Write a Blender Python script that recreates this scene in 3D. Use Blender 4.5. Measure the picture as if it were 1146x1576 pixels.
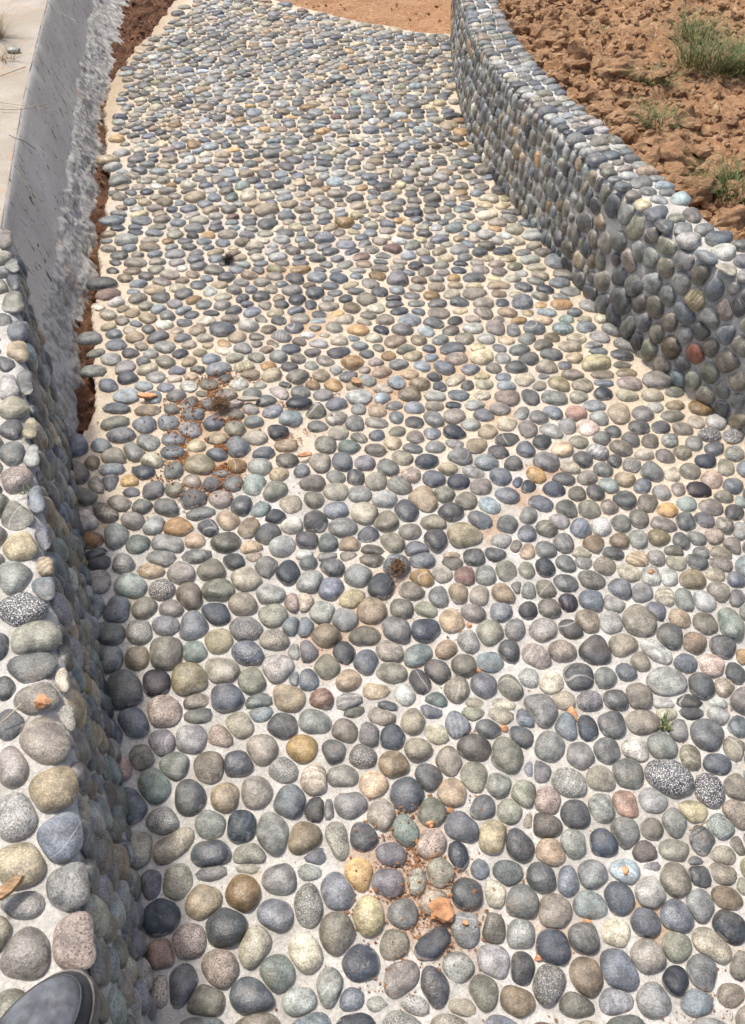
import bpy, bmesh, math, random
import numpy as np
from mathutils import Vector, noise as mnoise

for o in list(bpy.data.objects): bpy.data.objects.remove(o)
scene = bpy.context.scene
COL = scene.collection

# ------------------------------------------------------------------ camera, sky, sun, exposure
FPX, CAM_H, PITCH = 1200.0, 1.55, math.atan((788 + 500) / 1200.0)     # focal length in photo pixels, eye height, look-down angle
cam_d = bpy.data.cameras.new('camera'); cam = bpy.data.objects.new('camera', cam_d); COL.objects.link(cam)
cam_d.sensor_fit = 'HORIZONTAL'; cam_d.sensor_width = 36.0; cam_d.lens = 36.0 * FPX / 1146.0
cam_d.clip_start = 0.02; cam_d.clip_end = 500
cam.location = (0, 0, CAM_H); cam.rotation_euler = (math.pi / 2 - PITCH, 0, 0)
scene.camera = cam
SUN = Vector((-0.28, 0.26, 0.92)).normalized()
world = bpy.data.worlds.new('World'); scene.world = world; world.use_nodes = True
wn = world.node_tree; wn.nodes.clear()
sky = wn.nodes.new('ShaderNodeTexSky'); sky.sky_type = 'NISHITA'; sky.sun_disc = False
sky.sun_elevation = math.asin(SUN.z); sky.sun_rotation = math.atan2(SUN.x, SUN.y)
sky.air_density = 0.8; sky.dust_density = 5.0; sky.ozone_density = 0.6
bgn = wn.nodes.new('ShaderNodeBackground'); bgn.inputs['Strength'].default_value = 0.15
wo = wn.nodes.new('ShaderNodeOutputWorld')
wn.links.new(sky.outputs[0], bgn.inputs[0]); wn.links.new(bgn.outputs[0], wo.inputs[0])
sl = bpy.data.lights.new('sun', 'SUN'); sl.energy = 2.2; sl.angle = math.radians(5.0); sl.color = (1.0, 0.95, 0.87)
so = bpy.data.objects.new('sun', sl); COL.objects.link(so)
so.rotation_euler = SUN.to_track_quat('Z', 'Y').to_euler(); so.location = SUN * 20
scene.view_settings.view_transform = 'Standard'; scene.view_settings.look = 'None'
scene.view_settings.gamma = 1.0; scene.view_settings.exposure = 0.38
scene.view_settings.use_curve_mapping = False
scene.render.resolution_x = 745; scene.render.resolution_y = 1024

# Stones read off the photograph, tile by tile: x y rx ry turn colours (tile pixels); turned into metres on the real surfaces below.
TILES = {
'A': (180,1330,.2792,"195 105 55 85 0 u;335 95 80 100 15 e;520 45 110 60 10 g;715 10 90 30 0 e;895 75 95 80 20 g;1070 30 75 45 -20 l;480 190 105 95 -30 n;685 150 90 100 20 o;250 285 95 105 0 k;875 285 105 95 30 b;1050 230 65 130 5 s;590 345 105 110 30 d;395 425 95 100 0 p;755 440 75 130 25 c;255 495 65 95 -10 r;565 570 105 115 -40 p;1040 475 85 115 -15 c;880 595 95 105 0 t;235 680 50 110 -5 p;365 650 75 120 10 d;490 740 105 90 0 w;755 730 135 90 20 b;1000 740 85 75 0 l"),
'B': (500,1330,.2792,"75 150 85 110 -20 b;190 60 70 90 -10 o;340 100 90 85 20 u;505 95 50 90 10 e;635 40 65 80 0 e;860 20 55 50 10 b;1005 45 85 65 0 t;65 370 90 130 10 w;235 275 75 105 0 y;430 260 75 80 0 g;600 200 80 70 -20 c;780 160 80 85 0 d;945 150 55 90 -10 c;1090 200 90 95 0 g;205 545 110 110 40 k;375 440 85 85 0 w;600 430 120 70 -40 k;775 355 75 100 -10 l;930 350 65 90 -30 w;1075 375 75 90 20 l;415 625 115 90 -30 m;605 670 75 135 -15 d;735 550 90 85 10 g;930 530 75 110 -35 l;1085 570 60 105 -10 d;870 690 85 105 -30 e;30 665 55 130 5 l;150 750 70 80 0 b;290 770 65 45 0 l;490 770 100 45 10 s;755 780 90 50 0 c;1060 740 100 80 20 n"),
'C': (820,1330,.2845,"55 70 85 85 20 d;190 90 60 95 10 b;320 60 80 75 -10 l;500 35 80 60 0 a;640 0 60 25 0 u;775 80 90 95 10 w;900 45 75 70 30 d;1040 40 85 70 0 c;120 245 90 100 0 w;315 215 100 75 10 t;465 180 80 90 -20 b;640 150 85 85 0 l;905 215 70 100 0 l;1050 175 85 70 10 n;120 435 85 100 -15 k;280 395 90 90 25 g;450 370 100 80 -5 c;605 310 85 80 15 b;785 275 95 95 20 b;1050 330 80 100 -25 k;975 430 120 75 35 c;90 640 85 110 10 s;295 600 90 115 -10 n;470 570 95 125 -30 b;620 490 100 100 20 w;780 435 75 90 20 e;775 625 70 90 5 k;925 580 85 100 -25 d;1120 545 45 90 0 w;460 730 90 75 0 u;650 720 90 90 10 l;895 740 95 70 0 a;235 750 95 60 10 e;1080 700 80 70 0 c;1140 100 40 60 0 e"),
'D': (160,1090,.2967,"150 65 85 75 25 b;310 10 95 75 0 p;480 20 80 50 0 g;805 10 75 45 0 a;925 85 75 60 15 d;1095 65 85 65 10 g;45 130 50 90 0 d;305 175 70 65 0 u;450 155 85 75 15 l;600 145 65 65 0 p;705 75 75 70 10 c;190 245 65 75 0 w;815 205 70 80 -10 w;1025 205 65 75 0 o;90 305 50 70 20 r;365 295 70 75 0 g;545 300 80 80 0 w;690 280 70 75 0 b;930 320 70 70 0 s;1095 370 70 80 0 c;260 395 75 105 -25 t;430 455 85 95 0 d;625 460 70 80 0 n;790 435 75 90 10 e;965 480 75 95 -10 b;1105 515 60 70 0 d;150 500 60 110 -20 b;100 550 40 75 0 o;305 575 85 75 10 s;555 605 85 80 20 g;710 610 80 95 -10 k;870 635 80 125 -15 g;1040 670 85 85 0 n;175 710 80 100 10 c;360 705 130 70 -35 c;560 760 110 80 20 b;745 760 85 65 0 e;1090 770 70 50 -20 b"),
'E': (500,1090,.2792,"155 5 70 35 0 e;320 30 80 55 0 w;485 65 65 75 20 c;590 5 65 40 0 b;725 85 70 70 10 b;820 10 65 45 0 e;975 20 75 55 0 c;1110 45 55 65 -20 b;905 105 75 55 15 d;110 120 75 60 30 w;245 140 55 75 -5 g;370 150 65 65 0 k;615 130 70 60 20 c;1085 150 80 60 55 b;50 235 60 65 5 g;205 260 75 70 10 s;510 215 70 70 0 w;685 295 60 85 -10 w;830 215 90 70 10 m;1005 250 85 125 -20 e;90 370 90 60 0 m;375 305 80 75 10 n;575 370 65 80 0 d;265 415 75 80 10 n;820 375 65 95 -20 e;955 415 65 70 0 g;455 465 80 95 15 b;705 460 80 85 -35 n;1095 470 65 80 -20 e;1130 330 40 60 0 b;15 550 35 60 0 d;140 525 100 75 10 g;305 585 70 100 -15 w;600 565 75 80 0 e;865 540 75 70 -10 d;1020 560 70 75 0 e;1130 620 30 60 0 c;60 725 65 110 -10 e;215 690 80 85 0 d;440 665 65 105 -25 t;755 655 100 75 35 b;925 690 70 90 0 y;1080 735 80 90 -30 d;585 735 70 80 0 p;360 790 85 75 20 u;735 800 45 95 -15 k"),
'F': (820,1090,.2845,"30 10 105 105 0 g;185 95 55 85 -15 b;295 105 55 80 5 k;430 80 75 80 -25 d;595 65 100 65 5 w;725 20 60 50 0 c;860 5 70 45 0 d;1005 25 60 60 0 l;790 110 45 80 10 l;940 130 80 95 0 d;1110 100 50 70 -20 b;95 210 85 100 -15 l;255 250 75 80 10 g;400 220 70 75 0 g;560 215 75 65 15 i;695 195 90 70 15 g;855 255 60 75 -10 c;1000 300 80 60 10 b;1095 210 60 70 0 c;35 330 60 70 0 g;195 395 95 75 10 s;365 375 80 75 15 w;515 345 80 95 -30 g;730 370 130 90 15 S;955 440 70 110 -20 S;1110 420 70 75 20 w;80 500 70 85 0 p;230 570 85 80 20 d;375 535 65 80 0 g;505 510 65 90 -40 r;650 500 75 75 0 l;870 550 75 70 0 y;1100 570 60 100 -30 p;1020 635 75 85 -15 t;770 610 70 90 0 l;60 620 95 70 10 w;220 715 75 75 0 l;385 720 75 85 0 k;500 665 75 90 -15 g;655 655 65 70 0 w;615 775 70 70 0 m;770 760 100 55 0 e;925 710 65 90 0 d;95 770 80 75 20 n;1035 800 90 60 0 c;1120 740 40 70 -20 w;880 825 50 30 0 d"),
'G': (120,850,.2967,"110 45 70 50 20 d;235 55 70 55 10 s;380 90 80 45 5 n;535 105 75 55 5 m;685 85 80 55 0 w;430 25 75 40 0 l;620 20 85 35 0 g;815 45 65 50 10 d;905 10 55 30 0 c;975 65 55 65 0 g;1085 95 60 75 10 k;105 150 70 75 20 m;275 170 90 60 10 t;430 190 65 60 0 S;580 225 65 75 0 w;725 195 90 55 0 e;870 130 80 65 10 c;990 210 85 55 0 l;1120 255 40 70 0 p;85 275 45 90 -20 t;200 295 65 75 0 d;340 285 70 60 -10 w;485 290 65 55 0 m;715 310 80 65 20 k;850 265 80 60 0 w;1015 320 75 60 -5 e;170 415 85 60 25 g;320 405 75 65 10 s;445 370 85 60 25 u;600 375 75 75 -20 b;875 395 90 65 0 g;1115 375 50 60 0 b;180 540 60 75 0 g;305 540 65 70 0 n;455 515 85 85 10 w;605 510 65 65 0 t;730 455 75 70 0 y;875 520 85 65 10 k;1010 450 80 60 5 w;1035 590 80 75 -20 i;1130 510 35 50 0 l;70 570 60 60 30 b;255 705 85 105 -25 g;405 670 75 70 0 K;580 650 95 85 0 y;745 600 90 75 0 w;905 660 75 75 10 e;770 750 85 75 0 b;940 780 75 50 0 t;1090 740 80 70 0 n;615 780 75 50 0 w;1125 655 30 50 0 b"),
'H': (460,850,.2967,"45 40 55 45 0 t;165 65 75 55 25 d;260 5 50 35 0 w;380 20 75 45 0 w;500 60 70 50 0 b;625 25 70 50 20 b;800 40 55 50 0 e;905 20 60 50 0 g;1010 5 50 40 0 d;60 150 65 60 -20 l;165 180 65 70 0 b;305 115 70 60 0 l;420 170 60 70 0 k;645 130 60 55 20 o;740 100 50 55 0 w;860 110 50 55 0 r;970 115 55 55 0 g;1070 100 50 55 20 e;20 250 45 60 0 p;120 305 65 60 0 l;235 340 70 60 10 l;270 235 65 55 0 y;370 300 75 70 10 n;590 200 60 55 15 w;725 225 50 65 -10 g;825 205 50 60 0 n;940 220 55 50 0 w;1060 205 60 55 20 n;1130 180 30 40 0 g;540 290 60 55 15 e;655 290 60 45 10 e;505 395 80 65 35 g;660 400 80 60 0 k;790 350 65 65 20 n;900 310 60 45 10 m;1040 305 55 55 0 b;20 380 45 65 0 b;135 430 75 60 0 n;345 435 85 55 0 w;465 505 75 55 25 w;875 460 50 70 -15 i;995 410 65 65 0 e;1120 400 50 65 0 l;35 500 55 70 0 u;235 515 50 65 -20 d;350 560 60 70 0 b;615 530 75 50 -20 t;765 500 60 50 -30 n;860 580 60 60 0 w;990 565 65 55 0 a;1090 505 45 75 -10 d;140 590 60 70 0 e;475 615 75 50 10 w;625 670 45 75 -20 d;720 610 65 55 30 d;260 660 60 60 0 n;395 715 75 45 0 n;545 730 50 60 -10 l;820 710 60 75 10 w;960 690 65 65 20 u;1095 705 60 75 -10 e;40 655 60 65 0 b;120 755 65 55 10 r;270 775 80 50 5 g;705 770 65 45 0 t;450 795 70 30 0 d;905 785 60 35 0 w;1060 790 70 40 0 c"),
'I': (806,850,.2967,"20 90 40 50 0 e;110 75 55 55 20 k;220 55 55 50 20 g;310 35 45 50 0 i;420 65 60 50 0 w;550 100 65 50 10 c;350 135 70 50 10 e;215 155 65 50 10 g;115 185 50 45 10 w;20 190 40 50 0 g;505 190 65 55 0 b;610 205 60 60 0 g;660 120 55 55 0 i;755 125 50 60 0 l;595 35 60 45 0 n;690 25 50 40 0 s;790 35 60 55 20 e;900 35 60 50 0 d;1030 45 70 55 10 w;875 140 75 55 0 n;1000 115 55 40 0 c;1100 130 55 45 0 b;730 225 50 70 -35 c;835 240 45 80 -30 g;935 245 65 60 20 l;1005 200 60 55 10 m;1110 235 40 55 0 g;465 260 55 50 15 l;350 250 65 50 10 b;230 260 50 45 0 K;135 285 60 50 0 w;30 295 45 50 0 k;600 350 85 95 -10 w;690 295 45 70 -20 b;805 335 65 50 25 n;940 360 65 60 0 w;1075 370 60 110 -20 t;450 355 60 60 0 l;335 350 60 60 10 c;245 395 65 50 10 d;100 395 75 55 -5 i;760 430 65 75 10 g;890 465 65 65 0 n;1030 485 65 70 0 d;520 480 75 65 0 c;200 505 70 60 0 p;365 505 80 80 0 d;70 540 75 60 25 m;690 510 95 55 35 l;605 560 45 70 -10 w;840 570 65 60 0 b;980 580 65 70 0 p;1095 620 50 65 -10 d;1130 530 30 50 0 o;30 655 50 70 -10 s;140 675 65 60 -20 c;290 640 75 70 0 d;425 645 60 60 0 g;530 615 55 50 15 b;745 665 110 75 5 l;925 685 70 75 0 d;1045 695 55 65 -20 c;475 760 70 55 10 g;600 745 65 65 10 w;345 765 70 50 0 u;205 765 60 45 0 c;730 785 55 35 0 l;860 780 70 45 0 d;1010 780 55 35 0 l"),
'J': (100,620,.3141,"55 215 50 65 0 b;255 20 75 30 0 b;250 95 65 35 -10 e;275 155 80 35 -5 b;405 35 65 30 0 n;525 25 40 30 0 l;390 105 65 40 5 b;500 95 55 40 5 b;630 60 60 35 0 b;610 125 55 40 5 u;725 100 55 40 -10 b;845 50 40 35 0 w;830 125 50 40 0 e;920 85 45 35 0 t;1015 35 50 40 -20 b;1100 70 50 45 0 a;930 165 60 38 5 c;1040 140 45 40 0 k;185 205 50 35 0 a;65 330 45 75 -30 w;135 295 40 45 0 n;245 265 75 45 15 w;330 235 60 45 20 g;410 190 60 45 15 g;525 175 60 30 5 b;640 205 45 30 0 y;740 165 55 30 0 n;520 240 60 33 0 b;430 285 55 42 5 c;530 325 55 45 -5 g;735 250 55 30 5 b;850 215 55 42 0 b;970 243 60 32 0 b;1080 205 55 33 0 n;1080 280 55 38 0 e;845 310 45 35 0 o;950 315 60 42 0 l;1045 345 45 40 0 y;225 320 70 38 10 b;395 335 90 42 12 b;215 380 45 55 -30 u;160 400 35 60 -35 c;315 380 50 33 0 o;100 450 55 50 15 e;320 435 55 28 5 b;430 425 55 45 -10 u;535 420 50 40 0 w;625 380 50 38 -10 w;720 398 50 33 0 d;755 345 50 20 0 g;825 395 50 45 10 g;920 400 50 55 -10 t;1025 425 52 50 -10 e;260 485 65 38 5 w;195 530 75 48 20 w;380 510 50 40 5 g;495 510 65 45 15 g;620 470 72 48 -5 d;660 540 85 32 -10 g;760 470 60 42 0 m;865 505 50 60 -15 d;1100 495 55 50 0 c;960 525 55 40 0 a;1030 550 60 42 5 k;100 575 75 60 0 w;330 570 60 48 10 m;435 595 60 48 -35 l;555 605 75 48 -5 o;700 610 55 48 0 b;795 570 55 55 0 n;900 610 45 60 35 n;990 640 65 50 -20 d;1105 595 55 45 0 i;130 670 75 40 10 O;245 645 62 70 0 g;360 685 60 60 0 t;505 685 85 45 10 g;635 670 55 38 0 n;790 680 72 50 0 e;915 715 58 50 0 n;1065 695 62 52 -15 l;650 735 80 35 -5 d;465 740 70 35 5 l;155 740 50 40 0 d"),
'K': (460,620,.2967,"95 35 55 40 -10 e;190 80 55 38 -10 e;310 25 40 30 0 g;410 35 50 38 0 n;490 10 55 25 0 g;595 20 55 30 0 b;705 10 50 25 0 w;800 5 45 20 0 k;915 5 60 25 0 l;1040 25 55 40 0 m;105 120 55 35 5 g;290 105 50 42 10 g;400 100 65 32 5 m;505 70 35 38 0 t;600 95 50 32 5 d;700 80 55 38 20 g;800 65 55 38 0 w;890 110 45 45 0 l;960 60 55 38 5 b;1075 105 55 45 0 c;980 145 45 42 0 n;205 150 50 40 0 w;400 170 42 32 -10 b;510 145 42 32 0 e;610 175 50 38 10 m;690 155 45 33 0 b;805 150 60 42 5 k;1075 185 60 38 -10 d;145 215 55 50 15 e;310 180 50 28 15 w;260 225 62 38 5 t;395 240 58 35 5 e;485 205 45 32 5 n;585 230 55 30 10 d;710 225 55 32 0 l;805 205 52 25 5 g;920 218 55 45 0 n;1040 250 65 35 5 d;110 305 55 58 0 w;225 305 55 45 20 b;340 305 57 45 15 u;460 330 58 52 25 g;535 285 58 40 5 w;660 303 58 35 -5 k;835 275 72 42 5 l;970 303 62 38 5 a;1110 310 45 45 0 g;195 382 55 36 10 g;290 382 48 40 10 d;770 338 52 33 0 n;905 355 60 30 10 l;20 350 40 42 0 b;75 410 62 45 5 m;190 455 65 45 5 c;400 405 55 52 0 w;520 420 65 45 10 g;580 375 52 50 20 p;700 390 60 40 0 b;830 405 60 40 0 k;945 430 60 48 5 m;1040 380 60 48 20 b;1140 415 30 40 0 k;80 500 55 45 0 e;315 465 60 45 5 g;440 495 62 52 0 l;645 500 65 70 5 n;755 470 50 45 0 e;870 505 55 50 15 w;985 525 60 52 20 a;1075 475 62 45 5 b;195 555 65 45 0 b;340 570 65 60 20 c;560 555 50 70 -20 b;785 560 65 48 0 d;85 615 58 60 0 d;225 645 70 52 0 g;360 680 55 45 0 b;455 615 65 58 0 w;575 665 62 50 0 e;700 620 68 42 10 c;935 605 65 48 20 b;1080 630 50 52 -10 g;850 680 78 62 0 y;45 710 60 52 0 d;150 720 52 55 -15 t;265 745 58 52 0 n;705 705 60 68 -30 d;485 720 72 48 15 e;1055 710 48 45 0 l;620 765 72 55 10 b;380 770 72 45 0 w;905 785 55 35 0 w;1005 780 50 45 0 g;1130 740 30 40 0 w;800 795 55 25 0 n;150 795 60 25 0 g;30 785 50 35 0 l"),
'L': (800,620,.3019,"10 50 40 40 0 g;95 70 50 40 10 g;165 45 55 35 20 b;285 50 52 40 0 r;380 10 55 28 0 a;410 75 50 38 0 l;505 55 55 58 0 n;625 50 55 42 0 g;690 20 40 35 0 l;775 65 60 30 0 w;790 10 45 25 0 n;920 20 60 38 10 o;35 130 50 50 0 m;160 140 60 40 15 l;240 115 45 42 0 l;345 120 50 48 0 p;475 145 40 33 0 d;615 120 55 38 5 d;715 120 48 36 0 d;830 125 48 38 5 w;900 95 42 38 0 w;1000 95 55 38 0 l;115 195 45 45 -10 d;300 195 50 35 5 w;420 175 42 40 0 g;565 180 48 40 20 g;665 190 47 36 0 w;765 185 42 38 0 g;970 160 55 35 0 S;1080 165 50 40 0 S;35 235 45 48 0 b;210 230 60 42 0 n;395 245 55 45 15 l;515 228 60 38 10 w;635 260 50 33 0 w;740 268 50 36 10 m;830 250 45 35 5 c;890 205 42 45 0 l;990 230 50 36 0 b;1095 260 50 45 10 s;140 300 60 50 20 g;325 288 50 40 10 d;485 295 38 40 0 d;255 325 50 38 15 c;430 335 55 42 10 g;570 315 48 42 0 s;675 350 60 52 15 g;770 355 42 50 0 c;945 295 57 38 0 k;865 350 52 52 0 e;1050 320 45 48 0 e;85 370 50 40 35 o;225 385 58 38 5 d;345 378 52 38 -10 w;450 415 50 38 10 t;535 385 52 40 10 n;625 420 48 48 -20 b;980 390 55 45 0 p;30 415 40 38 10 k;180 440 58 40 5 k;290 460 45 40 0 w;385 450 42 46 0 d;720 455 48 42 0 l;805 440 42 42 0 m;910 445 65 42 5 K;1085 425 55 40 10 b;110 510 60 45 10 b;240 535 55 48 20 g;355 535 58 50 0 e;535 490 55 52 0 d;455 528 44 45 0 w;650 505 48 52 -15 w;755 545 52 40 0 o;850 515 52 42 5 t;975 530 62 42 5 m;1040 475 50 33 5 w;1130 495 30 35 0 t;1095 560 48 42 0 d;40 565 48 48 0 g;200 595 55 42 25 g;315 635 55 52 10 b;410 630 48 45 0 l;515 610 45 50 10 g;610 585 50 52 0 e;735 615 70 42 5 m;845 600 55 48 5 d;940 592 55 38 5 d;1045 620 50 48 20 w;1120 640 35 50 0 l;40 660 45 45 0 b;135 645 52 50 10 e;220 710 50 55 -10 g;375 715 48 45 0 n;515 700 52 45 0 n;600 690 50 48 0 l;710 680 55 42 0 y;825 705 42 62 -20 d;905 685 48 40 5 g;990 675 48 45 0 p;1085 725 48 45 20 m;35 745 40 45 0 n;135 745 55 50 10 g;475 760 55 35 0 d;320 770 45 40 0 c;790 755 50 45 20 e;920 765 55 40 0 d;1030 770 65 45 0 w"),
}
LEFT_TOP = [
(0,350,.349,"15 40 30 45 0 m;75 150 45 50 0 g;65 235 50 55 0 b;60 315 45 60 0 e;85 435 45 65 -15 b;10 400 30 45 0 g;75 540 40 60 0 n;15 585 35 45 0 d;100 670 40 75 -10 g;35 685 60 70 0 l"),
(0,600,.2537,"55 90 85 65 10 c;60 225 70 70 0 d;65 375 75 80 0 g;75 535 100 85 0 p;75 730 95 105 0 e;180 215 45 85 0 y;200 370 55 80 0 l;215 640 50 130 -5 b;265 875 55 95 -5 b;115 935 105 90 0 y;75 1115 105 105 0 l;130 1305 145 95 -10 S;305 1065 60 105 -25 n;270 1165 65 115 -25 a;190 1490 150 90 -5 e"),
(0,1000,.2537,"185 95 130 95 0 g;30 220 60 80 0 d;215 280 145 90 -5 w;395 170 50 110 -5 c;435 395 60 115 -15 m;260 530 135 155 0 w;55 435 80 90 20 d;60 690 90 130 0 m;495 630 70 120 -5 t;315 835 145 130 -20 y;90 985 120 150 -10 s;550 865 70 120 -15 w;350 1115 135 155 0 b;120 1290 145 150 0 y;580 1110 75 105 0 e;420 1420 150 145 0 l;625 1330 85 115 -15 d;105 1540 160 85 0 g"),
(0,1150,.349,"115 890 110 110 0 m;365 840 140 140 0 p;515 750 60 115 -10 s;535 1035 60 105 -10 l"),
]
RIGHT_FACE = (700,300,.3892,"610 45 32 42 0 b;680 70 40 45 0 g;700 125 45 50 -30 e;830 190 40 45 0 e;765 160 35 28 0 m;715 220 25 45 0 g;765 250 30 40 0 g;640 185 30 40 0 g;500 110 28 40 0 g;580 195 24 42 0 w;560 105 22 38 0 n;680 260 27 50 0 p;895 260 42 42 0 l;825 285 32 40 0 w;955 320 38 45 0 w;885 350 38 48 0 g;1010 380 38 48 0 b;775 350 35 42 0 l;940 415 40 48 0 n;900 470 35 58 -25 b;1055 455 38 48 0 p;1000 490 40 50 0 g;1110 440 30 50 0 d;830 400 32 45 0 g;785 440 32 50 0 w;650 420 38 58 0 d;695 360 32 45 0 d;720 435 28 35 0 m;645 320 28 42 0 d;570 335 28 42 0 w;840 505 35 42 0 w;895 550 35 40 0 g;965 540 38 45 0 g;1060 555 35 40 0 b;845 605 42 50 0 n;940 630 40 42 0 R;1000 605 35 42 0 w;1070 660 50 48 0 w;1120 600 40 45 0 w;790 550 32 40 0 w;735 500 28 40 0 d;680 525 30 50 0 g;765 615 38 38 0 e;890 670 32 35 0 d;995 710 38 45 0 e;935 730 30 42 0 e;1050 775 32 38 0 g;985 790 38 40 0 w;1105 740 35 45 0 w;1045 850 33 38 0 d;1110 820 30 40 0 g;710 575 28 38 0 d;800 670 38 35 0 w;580 440 30 45 0 d;520 390 30 42 0 d;610 475 35 42 0 d;480 335 28 38 0 g;430 290 25 38 0 d;480 260 18 40 0 n;440 215 25 40 0 w;400 175 22 38 0 d;350 205 32 38 0 n")
RIGHT_TOP = (700,300,.3892,"740 35 33 28 0 y;790 70 50 40 -20 b;825 110 40 30 0 g;905 125 38 25 0 l;880 85 40 20 0 e;935 80 30 35 0 m;920 175 42 35 0 l;980 130 35 25 0 g;1045 165 42 32 0 b;990 235 45 32 0 a;1065 295 48 38 0 e;1060 220 50 30 0 i;1095 370 42 38 0 e")

rng = np.random.default_rng(7); random.seed(7)

# ------------------------------------------------------------------ helpers
CP, SP = math.cos(PITCH), math.sin(PITCH)
def ray(px, py):
    x = (px - 573) / FPX; y = -(py - 788) / FPX
    return np.array([x, CP + y * SP, -SP + y * CP])
def at(px, py, z=0.0):
    d = ray(px, py); return d[:2] * (z - CAM_H) / d[2]
def project(p):
    x, y, z = p[..., 0], p[..., 1], p[..., 2] - CAM_H
    f = y * CP - z * SP; u = y * SP + z * CP
    return 573 + FPX * x / f, 788 - FPX * u / f, f
def link(name, me, mat=None, parent=None, label=None, cat=None, group=None, kind=None, loc=None):
    o = bpy.data.objects.new(name, me); COL.objects.link(o)
    if mat is not None: me.materials.append(mat)
    if parent is not None: o.parent = parent
    if label: o['label'] = label
    if cat: o['category'] = cat
    if group: o['group'] = group
    if kind: o['kind'] = kind
    if loc is not None: o.location = loc
    return o
def mesh(name, v, f, smooth=True):
    if isinstance(f, np.ndarray): flat_, n = f.ravel(), np.full(len(f), f.shape[1])
    elif isinstance(f, tuple): flat_, n = f
    else: n = np.array([len(q) for q in f]); flat_ = np.fromiter((i for q in f for i in q), int, n.sum())
    return raw_mesh(name, np.asarray(v, float), flat_, n, smooth)
def raw_mesh(name, v, loops, n, smooth=True):
    me = bpy.data.meshes.new(name); me.vertices.add(len(v)); me.vertices.foreach_set('co', v.astype(np.float32).ravel())
    me.loops.add(len(loops)); me.loops.foreach_set('vertex_index', np.asarray(loops, np.int32))
    me.polygons.add(len(n)); me.polygons.foreach_set('loop_start', np.r_[0, np.cumsum(n)[:-1]].astype(np.int32))
    me.polygons.foreach_set('use_smooth', np.full(len(n), smooth, bool)); me.update(calc_edges=True)
    return me
_r = np.random.default_rng(3); PERM = np.tile(_r.permutation(256), 3); VAL = _r.uniform(-1, 1, 256)
def vnoise(x, y, z):
    xi, yi, zi = np.floor(x).astype(int), np.floor(y).astype(int), np.floor(z).astype(int); fx, fy, fz = x - xi, y - yi, z - zi
    fx, fy, fz = (t * t * t * (t * (t * 6 - 15) + 10) for t in (fx, fy, fz)); xi &= 255; yi &= 255; zi &= 255
    def h(a, b, c): return VAL[PERM[PERM[PERM[(xi + a) & 255] + ((yi + b) & 255)] + ((zi + c) & 255)]]
    def L(a, b, t): return a + (b - a) * t
    return L(L(L(h(0, 0, 0), h(1, 0, 0), fx), L(h(0, 1, 0), h(1, 1, 0), fx), fy), L(L(h(0, 0, 1), h(1, 0, 1), fx), L(h(0, 1, 1), h(1, 1, 1), fx), fy), fz)
def nfbm(P, freq, octs=4, seed=0.0, gain=0.5):
    P = np.asarray(P, float); z = P[:, 2] * freq if P.shape[1] > 2 else np.zeros(len(P)); x, y = P[:, 0] * freq + seed * 13.13 + 400, P[:, 1] * freq - seed * 7.71 + 700; z = z + seed * 3.37 + 90
    s, a = 0.0, .8
    for i in range(octs): s = s + a * vnoise(x, y, z); x, y, z, a = x * 2.03, y * 2.03, z * 2.03, a * gain
    return s
def fbm(p, octs=4, seed=0.0, gain=0.5):
    s, a = 0.0, 1.0; q = Vector((p[0] + seed * 13.1, p[1] - seed * 7.7, p[2] + seed * 3.3))
    for i in range(octs):
        s += a * mnoise.noise(q); q = q * 2.03; a *= gain
    return s
def spline(ctrl, n):
    c = np.array(ctrl, float); c = np.vstack([2 * c[0] - c[1], c, 2 * c[-1] - c[-2]])
    out = []
    for i in range(1, len(c) - 2):
        p0, p1, p2, p3 = c[i - 1], c[i], c[i + 1], c[i + 2]
        for t in np.linspace(0, 1, 24, endpoint=False):
            out.append(.5 * ((2 * p1) + (p2 - p0) * t + (2 * p0 - 5 * p1 + 4 * p2 - p3) * t * t + (3 * p1 - p0 - 3 * p2 + p3) * t ** 3))
    out.append(c[-2]); out = np.array(out)
    s = np.r_[0, np.cumsum(np.hypot(*np.diff(out, axis=0).T))]
    u = np.linspace(0, s[-1], n)
    return u, np.c_[np.interp(u, s, out[:, 0]), np.interp(u, s, out[:, 1])]
class Curve:
    def __init__(self, ctrl, side):          # side +1: the path lies to the left of the direction of travel
        self.u, self.p = spline(ctrl, 600); t = np.gradient(self.p, self.u, axis=0); t /= np.hypot(*t.T)[:, None]
        self.t = t; self.n = side * np.c_[-t[:, 1], t[:, 0]]; self.L = self.u[-1]
    def P(self, u): return np.c_[np.interp(u, self.u, self.p[:, 0]), np.interp(u, self.u, self.p[:, 1])]
    def N(self, u): return np.c_[np.interp(u, self.u, self.n[:, 0]), np.interp(u, self.u, self.n[:, 1])]
    def near(self, xy):
        xy = np.asarray(xy, float); u = np.interp(xy[:, 1], self.p[:, 1], self.u)      # every curve runs towards larger y
        for _ in range(5):
            d = xy - self.P(u); t = np.c_[np.interp(u, self.u, self.t[:, 0]), np.interp(u, self.u, self.t[:, 1])]; u = np.clip(u + .8 * (d * t).sum(1), 0, self.L)
        return u, ((xy - self.P(u)) * self.N(u)).sum(1)     # along, signed distance towards the path

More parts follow.
